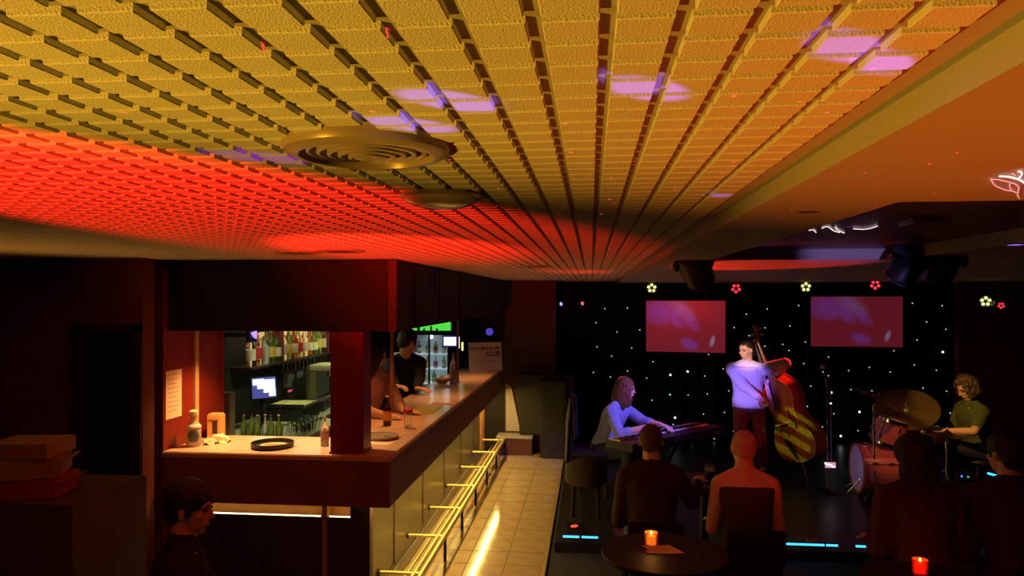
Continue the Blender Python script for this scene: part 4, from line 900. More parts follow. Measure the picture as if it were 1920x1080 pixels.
for a in (.4, 2.5, 4.6): MB().tube((c4_.x+.19*math.cos(a), c4_.y+.1+.19*math.sin(a), SH), (c4_.x+.19*math.cos(a), c4_.y+.1+.19*math.sin(a), SH+.45), .006).build('leg', M_CHROME, ft_, smooth=True)
CYM = mat('bronze_cymbal', (.50, .36, .13), .35, .9, bump=.15, bscale=60)
def cymbal(c, nrm, R_, label, stand_to, tripod=True):
    c = V(c); f, r, u = frame(nrm); t = thing('cymbal_stand', label, 'cymbal', (stand_to[0], stand_to[1], SH))
    MB().lathe([(R_, -.004), (R_*.6, .008), (R_*.24, .016), (R_*.20, .028), (R_*.12, .042), (.006, .046), (.006, .043), (R_*.11, .039), (R_*.19, .024), (R_*.24, .0135), (R_*.6, .0055), (R_, -.006)], c, f, n=44).build('cymbal', CYM, t, smooth=True)
    MB().lathe([(.012, .04), (.012, .06), (.006, .066), (.004, .10)], c, f).build('wing_nut', M_CHROME, t, smooth=True)
    p = V((stand_to[0], stand_to[1], c.z-.10)); MB().tube(c, p, .007).tube(p, (p.x, p.y, SH+.20), .011).build('pole', M_CHROME, t, smooth=True)
    MB().lathe([(.02, -.03), (.02, .03)], p, (0, 0, 1)).lathe([(.016, -.03), (.016, .03)], (p.x, p.y, c.z-.35), (0, 0, 1)).build('clamp', M_CHROME, t, smooth=True)
    for a in (.3, 2.4, 4.5): MB().tube((p.x, p.y, SH+.35), (p.x+.27*math.cos(a), p.y+.27*math.sin(a), SH+.006), .008).build('leg', M_CHROME, t, smooth=True)
c = at(1699, 766, DY+.10); cymbal(c, (-.20, -.52, .80), .315, 'large dim bronze ride cymbal tilted over the kit', (c.x+.02, c.y+.1))
c = at(1643, 748, DY-.25); cymbal(c, (.42, -.06, .80), .265, 'thin crash cymbal seen edge-on left of the ride cymbal', (c.x+.0, c.y+.06))
c = at(1776, 812, DY-.3); cymbal((c.x, c.y, c.z-.02), (0, -.02, 1), .17, 'small hi-hat cymbal in front of the drummer', (c.x, c.y+.01))
# small stage things
for px, py, Y, m, lab in ((1803, 893, 7.4, 'blue', 'tiny blue indicator light low beside the drum kit'), (1815, 894, 7.4, 'teal', 'tiny teal indicator light low beside the drum kit')):
    c = at(px, py, Y); t = thing('indicator_box', lab, 'indicator', (c.x, c.y, SH)); MB().box((c.x-.03, c.y, SH+.001), (c.x+.03, c.y+.08, c.z+.03)).build('box', M_BLACK, t, bevel=.004)
    MB().ball((c.x, c.y-.003, c.z), .011, 8, 5).build('diode', mat('diode_'+m, (.2, .5, 1), .5, em=(.05, .22, 1) if m == 'blue' else (.03, .25, .3), st=1.5), t)
c = at(1530, 1003, 6.35); t = thing('effect_pedal', 'small reddish foot pedal lying on the stage edge', 'pedal', (c.x, c.y, SH))
MB().obox((c.x, c.y, SH+.022), (.07, .01, 0), (-.005, .05, 0), (0, .004, .02)).build('case', mat('pedal_red', (.30, .10, .06), .4), t, bevel=.004)
for k in (-1, 1): MB().lathe([(.010, 0), (.012, .012), (.008, .016)], (c.x+.03*k, c.y, SH+.043)).build('knob', M_CHROME, t, smooth=True)

# ------------------------------------------------------------------ stage lights
P_ = lambda px, py, Y: at(px, py, Y)
light('SPOT', 'violet_on_pianist', (1.75, 6.5, 2.2), P_(1190, 780, 7.8), 260, (.30, .18, 1), 30, .6, .03)
light('SPOT', 'red_on_pianist', (-.2, 9.6, 2.2), P_(1160, 712, 7.9), 70, (1, .08, .12), 22, .6, .03)
light('SPOT', 'pink_on_pianist_face', (2.2, 7.4, 1.9), P_(1178, 728, 7.8), 34, (1, .25, .6), 9, .6, .02)
light('SPOT', 'violet_on_bassist', (.75, 6.6, 1.5), P_(1402, 722, 8.7), 480, (.22, .14, 1), 15, .6, .03)
light('SPOT', 'white_on_bassist', (1.0, 6.0, 2.25), P_(1405, 668, 8.7), 420, (1, .62, .50), 8, .8, .03)
light('SPOT', 'red_on_bassist', (3.6, 9.5, 2.25), P_(1462, 695, 8.8), 700, (1, .03, .02), 15, .5, .03)
light('SPOT', 'red_low_on_bassist', (2.4, 6.7, 2.2), P_(1425, 790, 8.7), 24, (1, .03, .05), 22, .7, .03)
def stripes(N, L, x, y):
    wv = N.new('ShaderNodeMath'); wv.operation = 'SINE'; mu = N.new('ShaderNodeMath'); mu.operation = 'MULTIPLY'; mu.inputs[1].default_value = 150
    ad = N.new('ShaderNodeMath'); ad.operation = 'ADD'; sx = N.new('ShaderNodeMath'); sx.operation = 'MULTIPLY'; sx.inputs[1].default_value = .45
    L.new(x, sx.inputs[0]); L.new(sx.outputs[0], ad.inputs[0]); L.new(y, ad.inputs[1]); L.new(ad.outputs[0], mu.inputs[0]); L.new(mu.outputs[0], wv.inputs[0])
    g = N.new('ShaderNodeMath'); g.operation = 'GREATER_THAN'; g.inputs[1].default_value = .0; L.new(wv.outputs[0], g.inputs[0]); return g.outputs[0]
gobo(light('SPOT', 'green_striped_beam', (.6, 6.4, 2.2), P_(1490, 822, 8.6), 230, (.32, .95, .03), 10.5, .4, .004), stripes)
light('SPOT', 'amber_on_bass', (.7, 6.4, 2.25), P_(1490, 822, 8.6), 10, (1, .20, .04), 11, .5, .02)
light('SPOT', 'amber_on_drummer', (2.2, 6.6, 2.25), P_(1800, 770, 8.2), 190, (1, .50, .10), 22, .6, .03)
light('SPOT', 'violet_on_drums', (1.2, 6.5, 1.9), P_(1640, 855, DY), 60, (.26, .10, 1), 20, .7, .02)
light('SPOT', 'orange_on_drums', (3.2, 6.3, 2.25), P_(1665, 860, DY), 70, (1, .30, .10), 18, .7, .03)
# ------------------------------------------------------------------ people
UP = V((0, 0, 1))
def ik(a, b, l1, l2, pole):
    d = b-a; D = d.length; m = l1+l2-.004
    if D > m: b = a+d*(m/D); d = b-a; D = m
    x = (l1*l1-l2*l2+D*D)/(2*D); h = math.sqrt(max(l1*l1-x*x, 0)); dn = d.normalized(); n = V(pole)-dn*V(pole).dot(dn)
    return a+dn*x+n.normalized()*h, b
def hand(mb, w, d, nrm, side, curl=.35, k=1.0, spread=.12):
    """palm with four unequal bent fingers and a thumb leaving the side of the palm; nrm points out of the palm"""
    d = V(d).normalized(); nrm = V(nrm); nrm = (nrm-d*nrm.dot(d)).normalized(); s = d.cross(nrm)*side     # s: towards the thumb
    pe = w+d*.088*k
    mb.loft([(w, s*.024*k, nrm*.017*k), (w+d*.03*k, s*.036*k, nrm*.017*k), (w+d*.07*k, s*.041*k, nrm*.014*k), (pe, s*.038*k, nrm*.010*k)], 12)
    for i, (o, ln) in enumerate(((.030, .074), (.010, .083), (-.010, .077), (-.029, .060))):
        p = w+d*(.080-.004*abs(i-1))*k+s*o*k; dd = (d+s*o*spread*14*.25).normalized(); c = curl*(1+.08*i); pts = [p]
        for q, fr in ((.46, .8), (.30, 1.9), (.24, 2.7)):
            dv = (dd*math.cos(c*fr)+nrm*math.sin(c*fr)).normalized(); pts.append(pts[-1]+dv*ln*q*k)
        mb.chain(pts, [.0095*k, .009*k, .0082*k, .0072*k], 8)
    tb = w+d*.028*k+s*.030*k; t1 = tb+(d*.55+s*.65+nrm*.35).normalized()*.038*k; t2 = t1+(d*.9+s*.15+nrm*.35).normalized()*.030*k; t3 = t2+(d*.95-s*.1+nrm*.3).normalized()*.022*k
    mb.chain([tb, t1, t2, t3], [.014*k, .0115*k, .010*k, .0085*k], 8)
def head(mb, c, f, r, u, k=1.0):
    mb.ell(c+u*.028*k-f*.010*k, r*.074*k, f*.094*k, u*.090*k)
    mb.ell(c-u*.038*k+f*.026*k, r*.056*k, f*.062*k, u*.066*k)
    mb.ell(c-u*.090*k+f*.058*k, r*.024*k, f*.020*k, u*.018*k)                    # chin
    mb.ell(c+u*.026*k+f*.070*k, r*.050*k, f*.020*k, u*.012*k)                    # brow
    for s in (-1, 1):
        mb.ell(c-u*.018*k+f*.060*k+r*s*.034*k, r*.022*k, f*.022*k, u*.020*k)     # cheek
        mb.ell(c-u*.004*k-f*.006*k+r*s*.077*k, r*.008*k, f*.018*k, u*.030*k)     # ear
    mb.cap(c+u*.018*k+f*.084*k, c-u*.022*k+f*.102*k, .008*k, .0125*k, 8)         # nose
    mb.ell(c-u*.055*k+f*.080*k, r*.024*k, f*.010*k, u*.006*k)                    # upper lip
    mb.ell(c-u*.065*k+f*.078*k, r*.020*k, f*.010*k, u*.006*k)
def hair_mesh(c, f, r, u, style, k=1.0):
    mb = MB()
    if style == 'short':
        mb.ell(c+u*.050*k-f*.018*k, r*.090*k, f*.103*k, u*.090*k); mb.ell(c+u*.0*k-f*.058*k, r*.080*k, f*.060*k, u*.080*k)
        for s in (-1, 1): mb.ell(c+r*s*.072*k+u*.012*k+f*.018*k, r*.012*k, f*.020*k, u*.036*k)
    elif style == 'swept':
        mb.ell(c+u*.050*k-f*.020*k, r*.080*k, f*.092*k, u*.080*k); mb.ell(c+u*.0*k-f*.060*k, r*.074*k, f*.055*k, u*.075*k)
        for s in (-1, 1): mb.ell(c+r*s*.078*k-u*.02*k-f*.02*k, r*.014*k, f*.025*k, u*.050*k)
        mb.ell(c-u*.05*k-f*.10*k, r*.05*k, f*.04*k, u*.06*k)
    elif style == 'long':
        mb.ell(c+u*.042*k-f*.016*k, r*.088*k, f*.098*k, u*.088*k)
        for i in range(15):
            a = math.pi*(.16+1.68*i/14)-math.pi/2; dv = r*math.cos(a+math.pi/2)*.085*k-f*(-math.sin(a-math.pi/2))*0
            ang = math.radians(58+ (302-58)*i/14); o = f*math.cos(ang)*.088*k+r*math.sin(ang)*.080*k
            p0 = c+u*.055*k+o*.85; p1 = c-u*.03*k+o*1.12; p2 = c-u*(.11+.015*(i % 3))*k+o*1.20; p3 = c-u*(.165+.02*((i*2) % 3))*k+o*1.08
            mb.chain([p0, p1, p2, p3], [.030*k, .030*k, .027*k, .016*k], 8)
    elif style == 'curly':
        random.seed(5)
        for i in range(95):
            z = random.uniform(-.75, 1); ang = random.uniform(math.radians(48), math.radians(312)) if z < .62 else random.uniform(0, 6.28)
            q = math.sqrt(max(0, 1-min(1, max(z, 0))**2)); o = (f*math.cos(ang)*.100+r*math.sin(ang)*.098)*k*q*1.05
            mb.ball(c+o+u*(z*.112+.015)*k-f*.012*k, random.uniform(.022, .034)*k, 8, 5)
        mb.ell(c+u*.035*k-f*.02*k, r*.090*k, f*.098*k, u*.094*k)
    elif style == 'big':
        mb.ell(c+u*.030*k-f*.015*k, r*.108*k, f*.115*k, u*.105*k); mb.ell(c-u*.08*k-f*.045*k, r*.118*k, f*.075*k, u*.10*k); mb.ell(c-u*.16*k-f*.055*k, r*.10*k, f*.050*k, u*.075*k)
    elif style == 'crop':
        mb.ell(c+u*.034*k-f*.020*k, r*.0775*k, f*.0905*k, u*.0875*k); mb.ell(c-u*.01*k-f*.056*k, r*.064*k, f*.044*k, u*.056*k)
    return mb
def person(name, label, pel, spine, face, look, hl, hr, fl, fr, skin, hair, top, bottom, k=1.0, vox=.0075, sleeve='long', roll=0, pole_l=None, pole_r=None, cl=(.35, .35), dl=None, dr=None, nl=None, nr=None, neckline=0, base_z=0, knee=None, sw=.17, low_top=False, hz=.215, loose=0):
    pel = V(pel); sp = V(spine).normalized(); fw = V(face); fw.z = 0; fw.normalize(); rt = fw.cross(UP); rt = (rt+UP*roll).normalized()
    bf = rt.cross(-sp); bf = (bf if bf.dot(fw) > 0 else -bf).normalized()
    ch = pel+sp*.445*k
    shl, shr = ch-rt*sw*k-sp*.015*k, ch+rt*sw*k-sp*.015*k
    lf, lr, lu = frame(look); hc = ch+sp*(hz-.06)*k+UP*.06*k+bf*.025*k
    wl, wrr = V(hl), V(hr)
    el, wl = ik(shl, wl, .285*k, .255*k, pole_l or (-rt*.6-UP*.8-fw*.2)); er, wrr = ik(shr, wrr, .285*k, .255*k, pole_r or (rt*.6-UP*.8-fw*.2))
    hpl, hpr = pel-rt*.088*k-sp*.02, pel+rt*.088*k-sp*.02
    al, ar = V(fl), V(fr); kp = knee or (fw+UP*.6)
    kl, al = ik(hpl, al, .43*k, .42*k, kp); kr, ar = ik(hpr, ar, .43*k, .42*k, kp)
    t = thing(name, label, 'person', (pel.x, pel.y, base_z))
    def torso(mb, g=0.0, lo=-.09, hi=1.0):
        st = [(-.09, .120, .085), (-.02, .158, .108), (.06, .155, .105), (.16, .135, .092), (.26, .142, .098), (.35, .162, .108), (.42, .168, .098), (.465, .13, .075), (.495, .062, .058)]
        mb.loft([(pel+sp*s*k+bf*.0, rt*(a*k+g), bf*(b*k+g)) for s, a, b in st if lo <= s <= hi], 20, .9)
    mb = MB(); torso(mb); head(mb, hc, lf, lr, lu, k)
    mb.cap(ch+sp*.03*k, hc-lu*.06*k-lf*.015*k, .062*k, .055*k)
    for s in (shl, shr): mb.cap(s+sp*.012*k, ch+sp*.06*k+(s-ch)*.22, .045*k, .050*k)
    for s, e, w_, dd, nn, side, cu in ((shl, el, wl, dl, nl, 1, cl[0]), (shr, er, wrr, dr, nr, -1, cl[1])):
        mb.chain([s, e], [.052*k, .040*k]); mb.chain([e, e+(w_-e)*.3, w_], [.040*k, .041*k, .026*k])
        hand(mb, w_, dd or (w_-e), nn or (-UP), side, cu, k)
    for h_, q, a in ((hpl, kl, al), (hpr, kr, ar)):
        mb.chain([h_, q], [.082*k, .056*k]); mb.chain([q, q+(a-q)*.28, a], [.054*k, .056*k, .038*k])
        mb.chain([a-UP*.04*k, a+fw*.13*k-UP*.05*k], [.036*k, .028*k])
    mb.build('body', skin, t, remesh=vox, it=3)
    for s in (-1, 1):
        MB().ell(hc+lf*.0785*k+lu*.010*k+lr*s*.032*k, lr*.013*k, lf*.010*k, lu*.0075*k, 10, 6).build('eye', mat('eye_dark', (.06, .04, .035), .2), t, smooth=True)
        if style_brow(hair): MB().ell(hc+lf*.087*k+lu*.032*k+lr*s*.030*k, lr*.020*k, lf*.008*k, lu*.0045*k, 10, 6).build('eyebrow', hair[1], t, smooth=True)
    MB().ell(hc+lf*.086*k-lu*.060*k, lr*.022*k, lf*.006*k, lu*.0028*k, 10, 6).build('mouth', mat('mouth', (.30, .06, .05), .4), t, smooth=True)
    if hair: hair_mesh(hc, lf, lr, lu, hair[0], k).build('hair', hair[1], t, remesh=vox, it=2, jitter=.005)
    if top:
        mb = MB(); torso(mb, .014+loose, .06 if not low_top else -.03, .42 if neckline else .47); torso(mb, .012+loose, -.02, .42)
        if not neckline:
            mb.cap(ch+sp*.03*k, ch+sp*.070*k, .080*k, .066*k)
            for s in (shl, shr): mb.cap(s+sp*.012*k, ch+sp*.055*k+(s-ch)*.25, .058*k, .058*k)
        for s, e, w_ in ((shl, el, wl), (shr, er, wrr)):
            if sleeve == 'none': continue
            if sleeve == 'short': mb.chain([s, s+(e-s)*.72], [.068*k, .060*k])
            elif sleeve == 'rolled': mb.chain([s, e], [.068*k, .056*k]); mb.chain([e, e+(w_-e)*.35], [.057*k, .052*k])
            else: mb.chain([s, e], [.068*k+loose*.7, .056*k+loose*.7]); mb.chain([e, e+(w_-e)*.90], [.056*k+loose*.7, .042*k])
        mb.build('shirt', top, t, remesh=vox*1.15, it=4, jitter=.003)
    if bottom:
        mb = MB(); torso(mb, .013, -.09, .10)
        for h_, q, a in ((hpl, kl, al), (hpr, kr, ar)): mb.chain([h_, q], [.100*k, .074*k]); mb.chain([q, a+UP*.03], [.074*k, .058*k])
        mb.build('trousers', bottom, t, remesh=vox*1.25, it=4, jitter=.003)
        for a in (al, ar): MB().ell(a+fw*.045*k-UP*.055*k, rt*.048*k, fw*.135*k, UP*.042*k).build('shoe', mat('black_shoe', (.02, .018, .018), .35), t, smooth=True)
    return t, dict(pel=pel, ch=ch, hc=hc, shl=shl, shr=shr, lf=lf, lr=lr, lu=lu, fw=fw, rt=rt, sp=sp, bf=bf, wl=wl, wr=wrr)
def style_brow(hair): return bool(hair)
SK_F = mat('skin_fair', (.72, .45, .35), .5, spec=.3); SK_T = mat('skin_tan', (.60, .36, .25), .5, spec=.3)
H_BR = mat('hair_brown', (.17, .075, .035), .5, bump=.6, bscale=180); H_DK = mat('hair_dark', (.022, .014, .010), .45, bump=.6, bscale=180); H_OL = mat('hair_dark_brown', (.07, .05, .025), .5, bump=.6, bscale=180)
H_GR = mat('hair_grey_crop', (.14, .08, .06), .7, bump=.5, bscale=200)

# pianist ------------------------------------------------------
kc = (k0+k1)/2; kr_ = V((k1.x-k0.x, k1.y-k0.y, 0)).normalized(); kb = V((kr_.y, -kr_.x, 0))
sit = kc-kb*.50-kr_*.24; 
hd = at(1165, 727, sit.y+.04)
pelp = V((sit.x-.03, sit.y+.02, SH+.46)); 
sp_ = (V((hd.x-.03, hd.y, hd.z-.19))-pelp)
person('person', 'long-haired pianist in a blue shirt seated at the keyboard, facing right', pelp, sp_, kb+V((.3, .2, 0)), (.96, -.22, -.16),
       kc-kr_*-.02+kb*.02+V((0, 0, .055)), kc-kr_*.22+kb*.0+V((0, 0, .055)), sit+kb*.42+kr_*.15+V((0, 0, SH-.76+.09)), sit+kb*.42-kr_*.15+V((0, 0, SH-.76+.09)),
       SK_F, ('long', H_BR), mat('shirt_blue', (.30, .36, .62), .8, bump=.3, bscale=120), mat('jeans_dark', (.03, .03, .06), .9), vox=.0065, sleeve='rolled', cl=(.28, .28), dl=kb*1.0-UP*.15, dr=kb*1.0+kr_*.2-UP*.15, base_z=SH, knee=(kb+UP*.5), hz=.225)
t = thing('piano_stool', 'dark padded stool under the pianist', 'stool', (sit.x, sit.y, SH))
MB().obox((pelp.x, pelp.y, SH+.355), kr_*.22, kb*.16, UP*.03).build('seat', M_BLACK, t, bevel=.012)
for a, b in ((-1, -1), (1, -1), (1, 1), (-1, 1)): MB().tube(pelp+kr_*a*.17+kb*b*.11+V((0, 0, SH+.33-pelp.z)), pelp+kr_*a*.2+kb*b*.13+V((0, 0, SH+.002-pelp.z)), .014).build('leg', M_BLACKM, t, smooth=True)

# double bass: pose first, the player follows --------------------
BYY = 8.55
sc_top = at(1411, 614, BYY+.25); bot = at(1503, 866, BYY-.02)
ax_ = (sc_top-bot).normalized(); BL = (sc_top-bot).length
nf = V((-.88, -.47, 0)); nf = (nf-ax_*nf.dot(ax_)).normalized(); sd = ax_.cross(nf)         # nf: out of the front, sd: sideways
if sd.x < 0: sd = -sd
kk = BL/1.72
def bp(a, s=0, n=0): return bot+ax_*a*kk+sd*s*kk+nf*n*kk
WB = wood('bass_varnish', (.40, .10, .025), (.55, .17, .04), .20, 3, 2); EB = mat('ebony', (.02, .016, .014), .3)
db = thing('double_bass', 'reddish brown double bass leaning against the player', 'double bass', V((bot.x, bot.y, SH)))
prof = [(0, .0), (.008, .10), (.03, .19), (.08, .27), (.16, .325), (.25, .335), (.34, .31), (.42, .255), (.48, .205), (.54, .185), (.60, .18), (.66, .195), (.72, .225), (.79, .245), (.86, .240), (.93, .20), (.99, .14), (1.04, .085), (1.08, .045), (1.10, .035)]
def spline(pr, n=4):
    out = []
    for i in range(len(pr)-1):
        for q in range(n): s_ = q/n; out.append((pr[i][0]*(1-s_)+pr[i+1][0]*s_, pr[i][1]*(1-s_)+pr[i+1][1]*s_))
    return out+[pr[-1]]
pr = spline(prof, 3); outl = [(w_, a) for a, w_ in pr]+[(-w_, a) for a, w_ in reversed(pr[1:])]
def plate(mb, n0, n1, arch, inset=0):
    cols = []; m = 10
    for a, w_ in pr:
        w2 = max(w_-inset, .004); cols.append([bp(a, w2*(-1+2*j/m), n1+(arch*max(0, 1-((-1+2*j/m)**2))*min(1, a/.12, (1.10-a)/.15))) for j in range(m+1)])
    top_ = [p for c_ in cols for p in c_]; N_ = len(top_); back = [bp(a, max(w_-inset, .004)*(-1+2*j/m), n0) for a, w_ in pr for j in range(m+1)]
    fs = []
    for i in range(len(pr)-1):
        for j in range(m):
            q = i*(m+1)+j; fs += [(q, q+1, q+m+2, q+m+1), (N_+q+m+1, N_+q+m+2, N_+q+1, N_+q)]
        for j in (0, m): q = i*(m+1)+j; fs.append((q, q+m+1, N_+q+m+1, N_+q))
    for i in (0, len(pr)-1):
        for j in range(m): q = i*(m+1)+j; fs.append((q, q+1, N_+q+1, N_+q))
    mb.add(top_+back, fs)
mb = MB(); plate(mb, -.0, .010, .032); mb.build('front_plate', WB, db, smooth=True)
mb = MB(); plate(mb, -.185, -.001, 0, .012); mb.build('ribs', WB, db, smooth=True)
mb = MB(); plate(mb, -.198, -.186, -.0); mb.build('back_plate', WB, db, smooth=True)
MB().path([bp(a, w_, .006) for a, w_ in pr], .006, 6).build('edge_binding', mat('binding_pale', (.70, .50, .28), .4), db, smooth=True)
MB().loft([(bp(1.06, 0, -.02), sd*.030*kk, nf*.045*kk), (bp(1.14, 0, .008), sd*.026*kk, nf*.024*kk), (bp(1.50, 0, .006), sd*.022*kk, nf*.020*kk), (bp(1.56, 0, .0), sd*.022*kk, nf*.018*kk)], 14).build('neck', WB, db, smooth=True)
MB().loft([(bp(.66, 0, .085), sd*.042*kk, nf*.008*kk), (bp(1.1, 0, .050), sd*.032*kk, nf*.008*kk), (bp(1.52, 0, .030), sd*.022*kk, nf*.007*kk)], 12).build('fingerboard', EB, db, smooth=True)
MB().loft([(bp(1.54, 0, .0), sd*.030*kk, nf*.024*kk), (bp(1.64, 0, -.022), sd*.027*kk, nf*.026*kk), (bp(1.69, 0, -.045), sd*.022*kk, nf*.024*kk)], 12).build('pegbox', WB, db, smooth=True)
sc = MB()
for i in range(22):
    a = i*.42; rr = .036*(1-i/30); p = bp(1.70+math.cos(a)*rr*.9, 0, -.05+math.sin(a)*rr*.9); q = (1-i/34)
    sc.cap(p-sd*.022*kk*(.6+i*.02), p+sd*.022*kk*(.6+i*.02), .012*kk*q, .012*kk*q, 8)
sc.build('scroll', WB, db, smooth=True)
for i, a in enumerate((1.56, 1.60, 1.64, 1.67)):
    s_ = 1 if i % 2 else -1; o = MB().tube(bp(a, 0, -.02), bp(a, s_*.085, -.03), .008*kk).build('tuning_peg', mat('brass_peg', (.7, .55, .25), .3, 1), db, smooth=True)
    MB().obox(bp(a, s_*.095, -.03), sd*.012*kk, ax_*.018*kk, nf*.004*kk).build('peg_key', mat('brass_peg'), o)
MB().prism([(-.075, 0), (.075, 0), (.06, .05), (.055, .115), (.03, .128), (-.03, .128), (-.055, .115), (-.06, .05)], bp(.485, 0, .035), sd*kk, nf*kk, ax_*.014*kk).build('bridge', mat('maple_pale', (.72, .52, .28), .5), db)
MB().loft([(bp(.06, 0, .045), sd*.020*kk, nf*.008*kk), (bp(.20, 0, .085), sd*.040*kk, nf*.010*kk), (bp(.30, 0, .115), sd*.042*kk, nf*.008*kk)], 12).build('tailpiece', EB, db, smooth=True)
for i in range(4):
    s_ = (-1.5+i)*.024; MB().path([bp(.29, s_*.7, .120), bp(.49, s_, .168), bp(1.54, s_*.42, .040)], .0018).build('string', M_CHROME, db)
for s_ in (-1, 1):
    MB().path([bp(.40, s_*.155, .040), bp(.43, s_*.175, .036), bp(.47, s_*.165, .042), bp(.53, s_*.145, .044), bp(.58, s_*.125, .044), bp(.62, s_*.130, .040), bp(.64, s_*.110, .042)], [.006, .010, .010, .010, .010, .009, .005]).build('f_hole', EB, db)
MB().tube(bot, V((bot.x+.06, bot.y-.02, SH+.003)), .007).build('endpin', M_CHROME, db, smooth=True)
MB().tube(bp(.40, .06, .11), bp(.56, -.02, .15), .010).ball(bp(.40, .06, .11), .018, 8, 6).build('pickup_clip', M_BLACKM, db, smooth=True)

# bassist
hdb = at(1405, 668, BYY+.18)
pelb = at(1404, 760, BYY+.20); 
spb = V((hdb.x-.02, hdb.y+.02, hdb.z-.19))-pelb
hpl_ = bp(1.13, -.01, -.025)-sd*.0; hpr_ = bp(.80, -.02, .15)
ftl = V((pelb.x+.16, pelb.y+.02, SH+.09)); ftr = V((pelb.x-.12, pelb.y-.05, SH+.09))
person('person', 'double bass player with swept-back dark hair and loose pale sweater', pelb, spb, (-.30, -.95, 0), (-.72, -.66, -.22),
       at(1449, 715, BYY+.17), at(1424, 747, BYY-.12), ftl, ftr, SK_F, ('swept', H_DK), mat('sweater_pale', (.62, .56, .52), .9, bump=.35, bscale=90), mat('trousers_maroon', (.16, .04, .05), .8),
       k=.95, vox=.0065, sleeve='long', pole_l=(1, .1, .30), pole_r=(-1, .1, -.7), cl=(.55, .4), dl=(-.8, -.5, .1), dr=(.75, -.1, -.55), nl=(-.2, -.9, -.2), nr=(.2, .9, -.1), base_z=SH, knee=(-.2, -1, 0), hz=.22, loose=.022)

# drummer
hdd = at(1812, 735, 8.25); peld = V((hdd.x+.14, 8.30, SH+.44)); spd = V((hdd.x+.05, hdd.y, hdd.z-.16))-peld
person('person', 'curly-haired drummer in a dark green T-shirt bent over the drums', peld, spd, (-1, -.15, 0), (-.86, -.22, -.46),
       at(1772, 808, 8.05), at(1783, 806, 8.22), V((peld.x-.42, 8.05, SH+.09)), V((peld.x-.42, 8.50, SH+.09)), SK_T, ('curly', H_OL), mat('tshirt_green', (.07, .09, .035), .9), mat('jeans_dark'),
       vox=.007, sleeve='short', cl=(.75, .75), dl=(-1, 0, -.1), dr=(-1, .1, -.1), pole_l=(.2, -.8, -.4), pole_r=(.3, .8, -.4), base_z=SH, knee=(-1, 0, .5), hz=.22, loose=.010)
t = thing('drum_stool', 'round black stool under the drummer', 'stool', (peld.x, peld.y, SH))
MB().lathe([(.001, .0), (.16, 0), (.17, .03), (.15, .06), (.001, .065)], (peld.x, peld.y, SH+.29)).build('seat', M_BLACK, t, smooth=True)
MB().tube((peld.x, peld.y, SH+.1), (peld.x, peld.y, SH+.29), .018).build('post', M_CHROME, t, smooth=True)
for a in (0, 2.1, 4.2): MB().tube((peld.x, peld.y, SH+.16), (peld.x+.2*math.cos(a), peld.y+.2*math.sin(a), SH+.008), .010).build('leg', M_CHROME, t, smooth=True)
for px, lab in ((1770, 'wooden drumstick in the drummer\'s near hand'), (1784, 'wooden drumstick in the drummer\'s far hand')):
    a = at(px, 806, 8.05 if px == 1770 else 8.22); t = thing('drumstick', lab, 'drumstick', a); b_ = a+V((-.30, -.02, .0))
    MB().tube(a+V((.06, 0, .004)), b_, .0075, .005).build('shaft', mat('hickory', (.65, .42, .20), .5), t, smooth=True); MB().ball(b_, .007, 8, 5).build('tip', mat('hickory'), t, smooth=True)

# bar staff
p1 = at(694, 662, 6.15)
peb = V((p1.x-.10, 6.26, 1.00)); 
person('person', 'dark-haired person in a pinkish shirt leaning forearms on the bar', peb, V((p1.x+.0, p1.y, p1.z-.20))-peb, (.85, -.5, 0), (.95, .15, -.4),
       V((FX-.33, 5.98, CT+.035)), V((FX-.42, 5.72, CT+.035)), V((peb.x, 6.35, .09)), V((peb.x-.05, 6.1, .09)), SK_F, ('long', H_DK), mat('shirt_pink', (.50, .27, .22), .85), mat('jeans_dark'),
       vox=.009, sleeve='rolled', cl=(.2, .2), dl=(.85, -.2, 0), dr=(.9, -.1, 0), knee=(.8, -.6, .1))
p2 = at(767, 648, 7.6); pe2 = V((p2.x-.10, 7.72, .98))
person('person', 'barman dressed in black bending over the counter', pe2, V((p2.x-.04, p2.y, p2.z-.19))-pe2, (.7, -.7, 0), (.55, .80, -.35),
       V((FX-.50, 7.15, CT+.04)), V((FX-.56, 6.75, CT+.04)), V((pe2.x, 7.8, .09)), V((pe2.x-.08, 7.6, .09)), SK_T, ('short', H_DK), mat('shirt_black', (.012, .012, .013), .9), mat('jeans_dark'),
       vox=.009, sleeve='long', cl=(.3, .3), dl=(.8, -.3, 0), dr=(.8, -.5, 0), knee=(.8, -.6, .1), k=1.05)
# ------------------------------------------------------------------ listeners, chairs, tables
M_CH = mat('chair_fabric', (.018, .008, .008), .9)
def make_chair(p, f, label, w_=.17):
    p = V(p); f = V(f).normalized(); r = f.cross(UP); t = thing('club_chair', label, 'chair', p, 'chairs of the listeners')
    for a in (-1, 1):
        for b in (-1, 1): MB().tube(p+r*a*.19+f*b*.18+UP*.002, p+r*a*.18+f*b*.17+UP*.41, .013, n=8).build('leg', M_BLACKM, t, smooth=True)
    MB().obox(p+UP*.43, r*w_, f*.21, UP*.03).build('seat', M_CH, t, bevel=.015)
    MB().obox(p-f*.235+UP*.62, r*w_, f*.018, UP*.11-f*.014).build('backrest', M_CH, t, bevel=.012)
    for a in (-1, 1): MB().tube(p+r*a*.15-f*.20+UP*.40, p+r*a*.15-f*.240+UP*.70, .012, n=8).build('back_post', M_BLACKM, t, smooth=True)
    return t
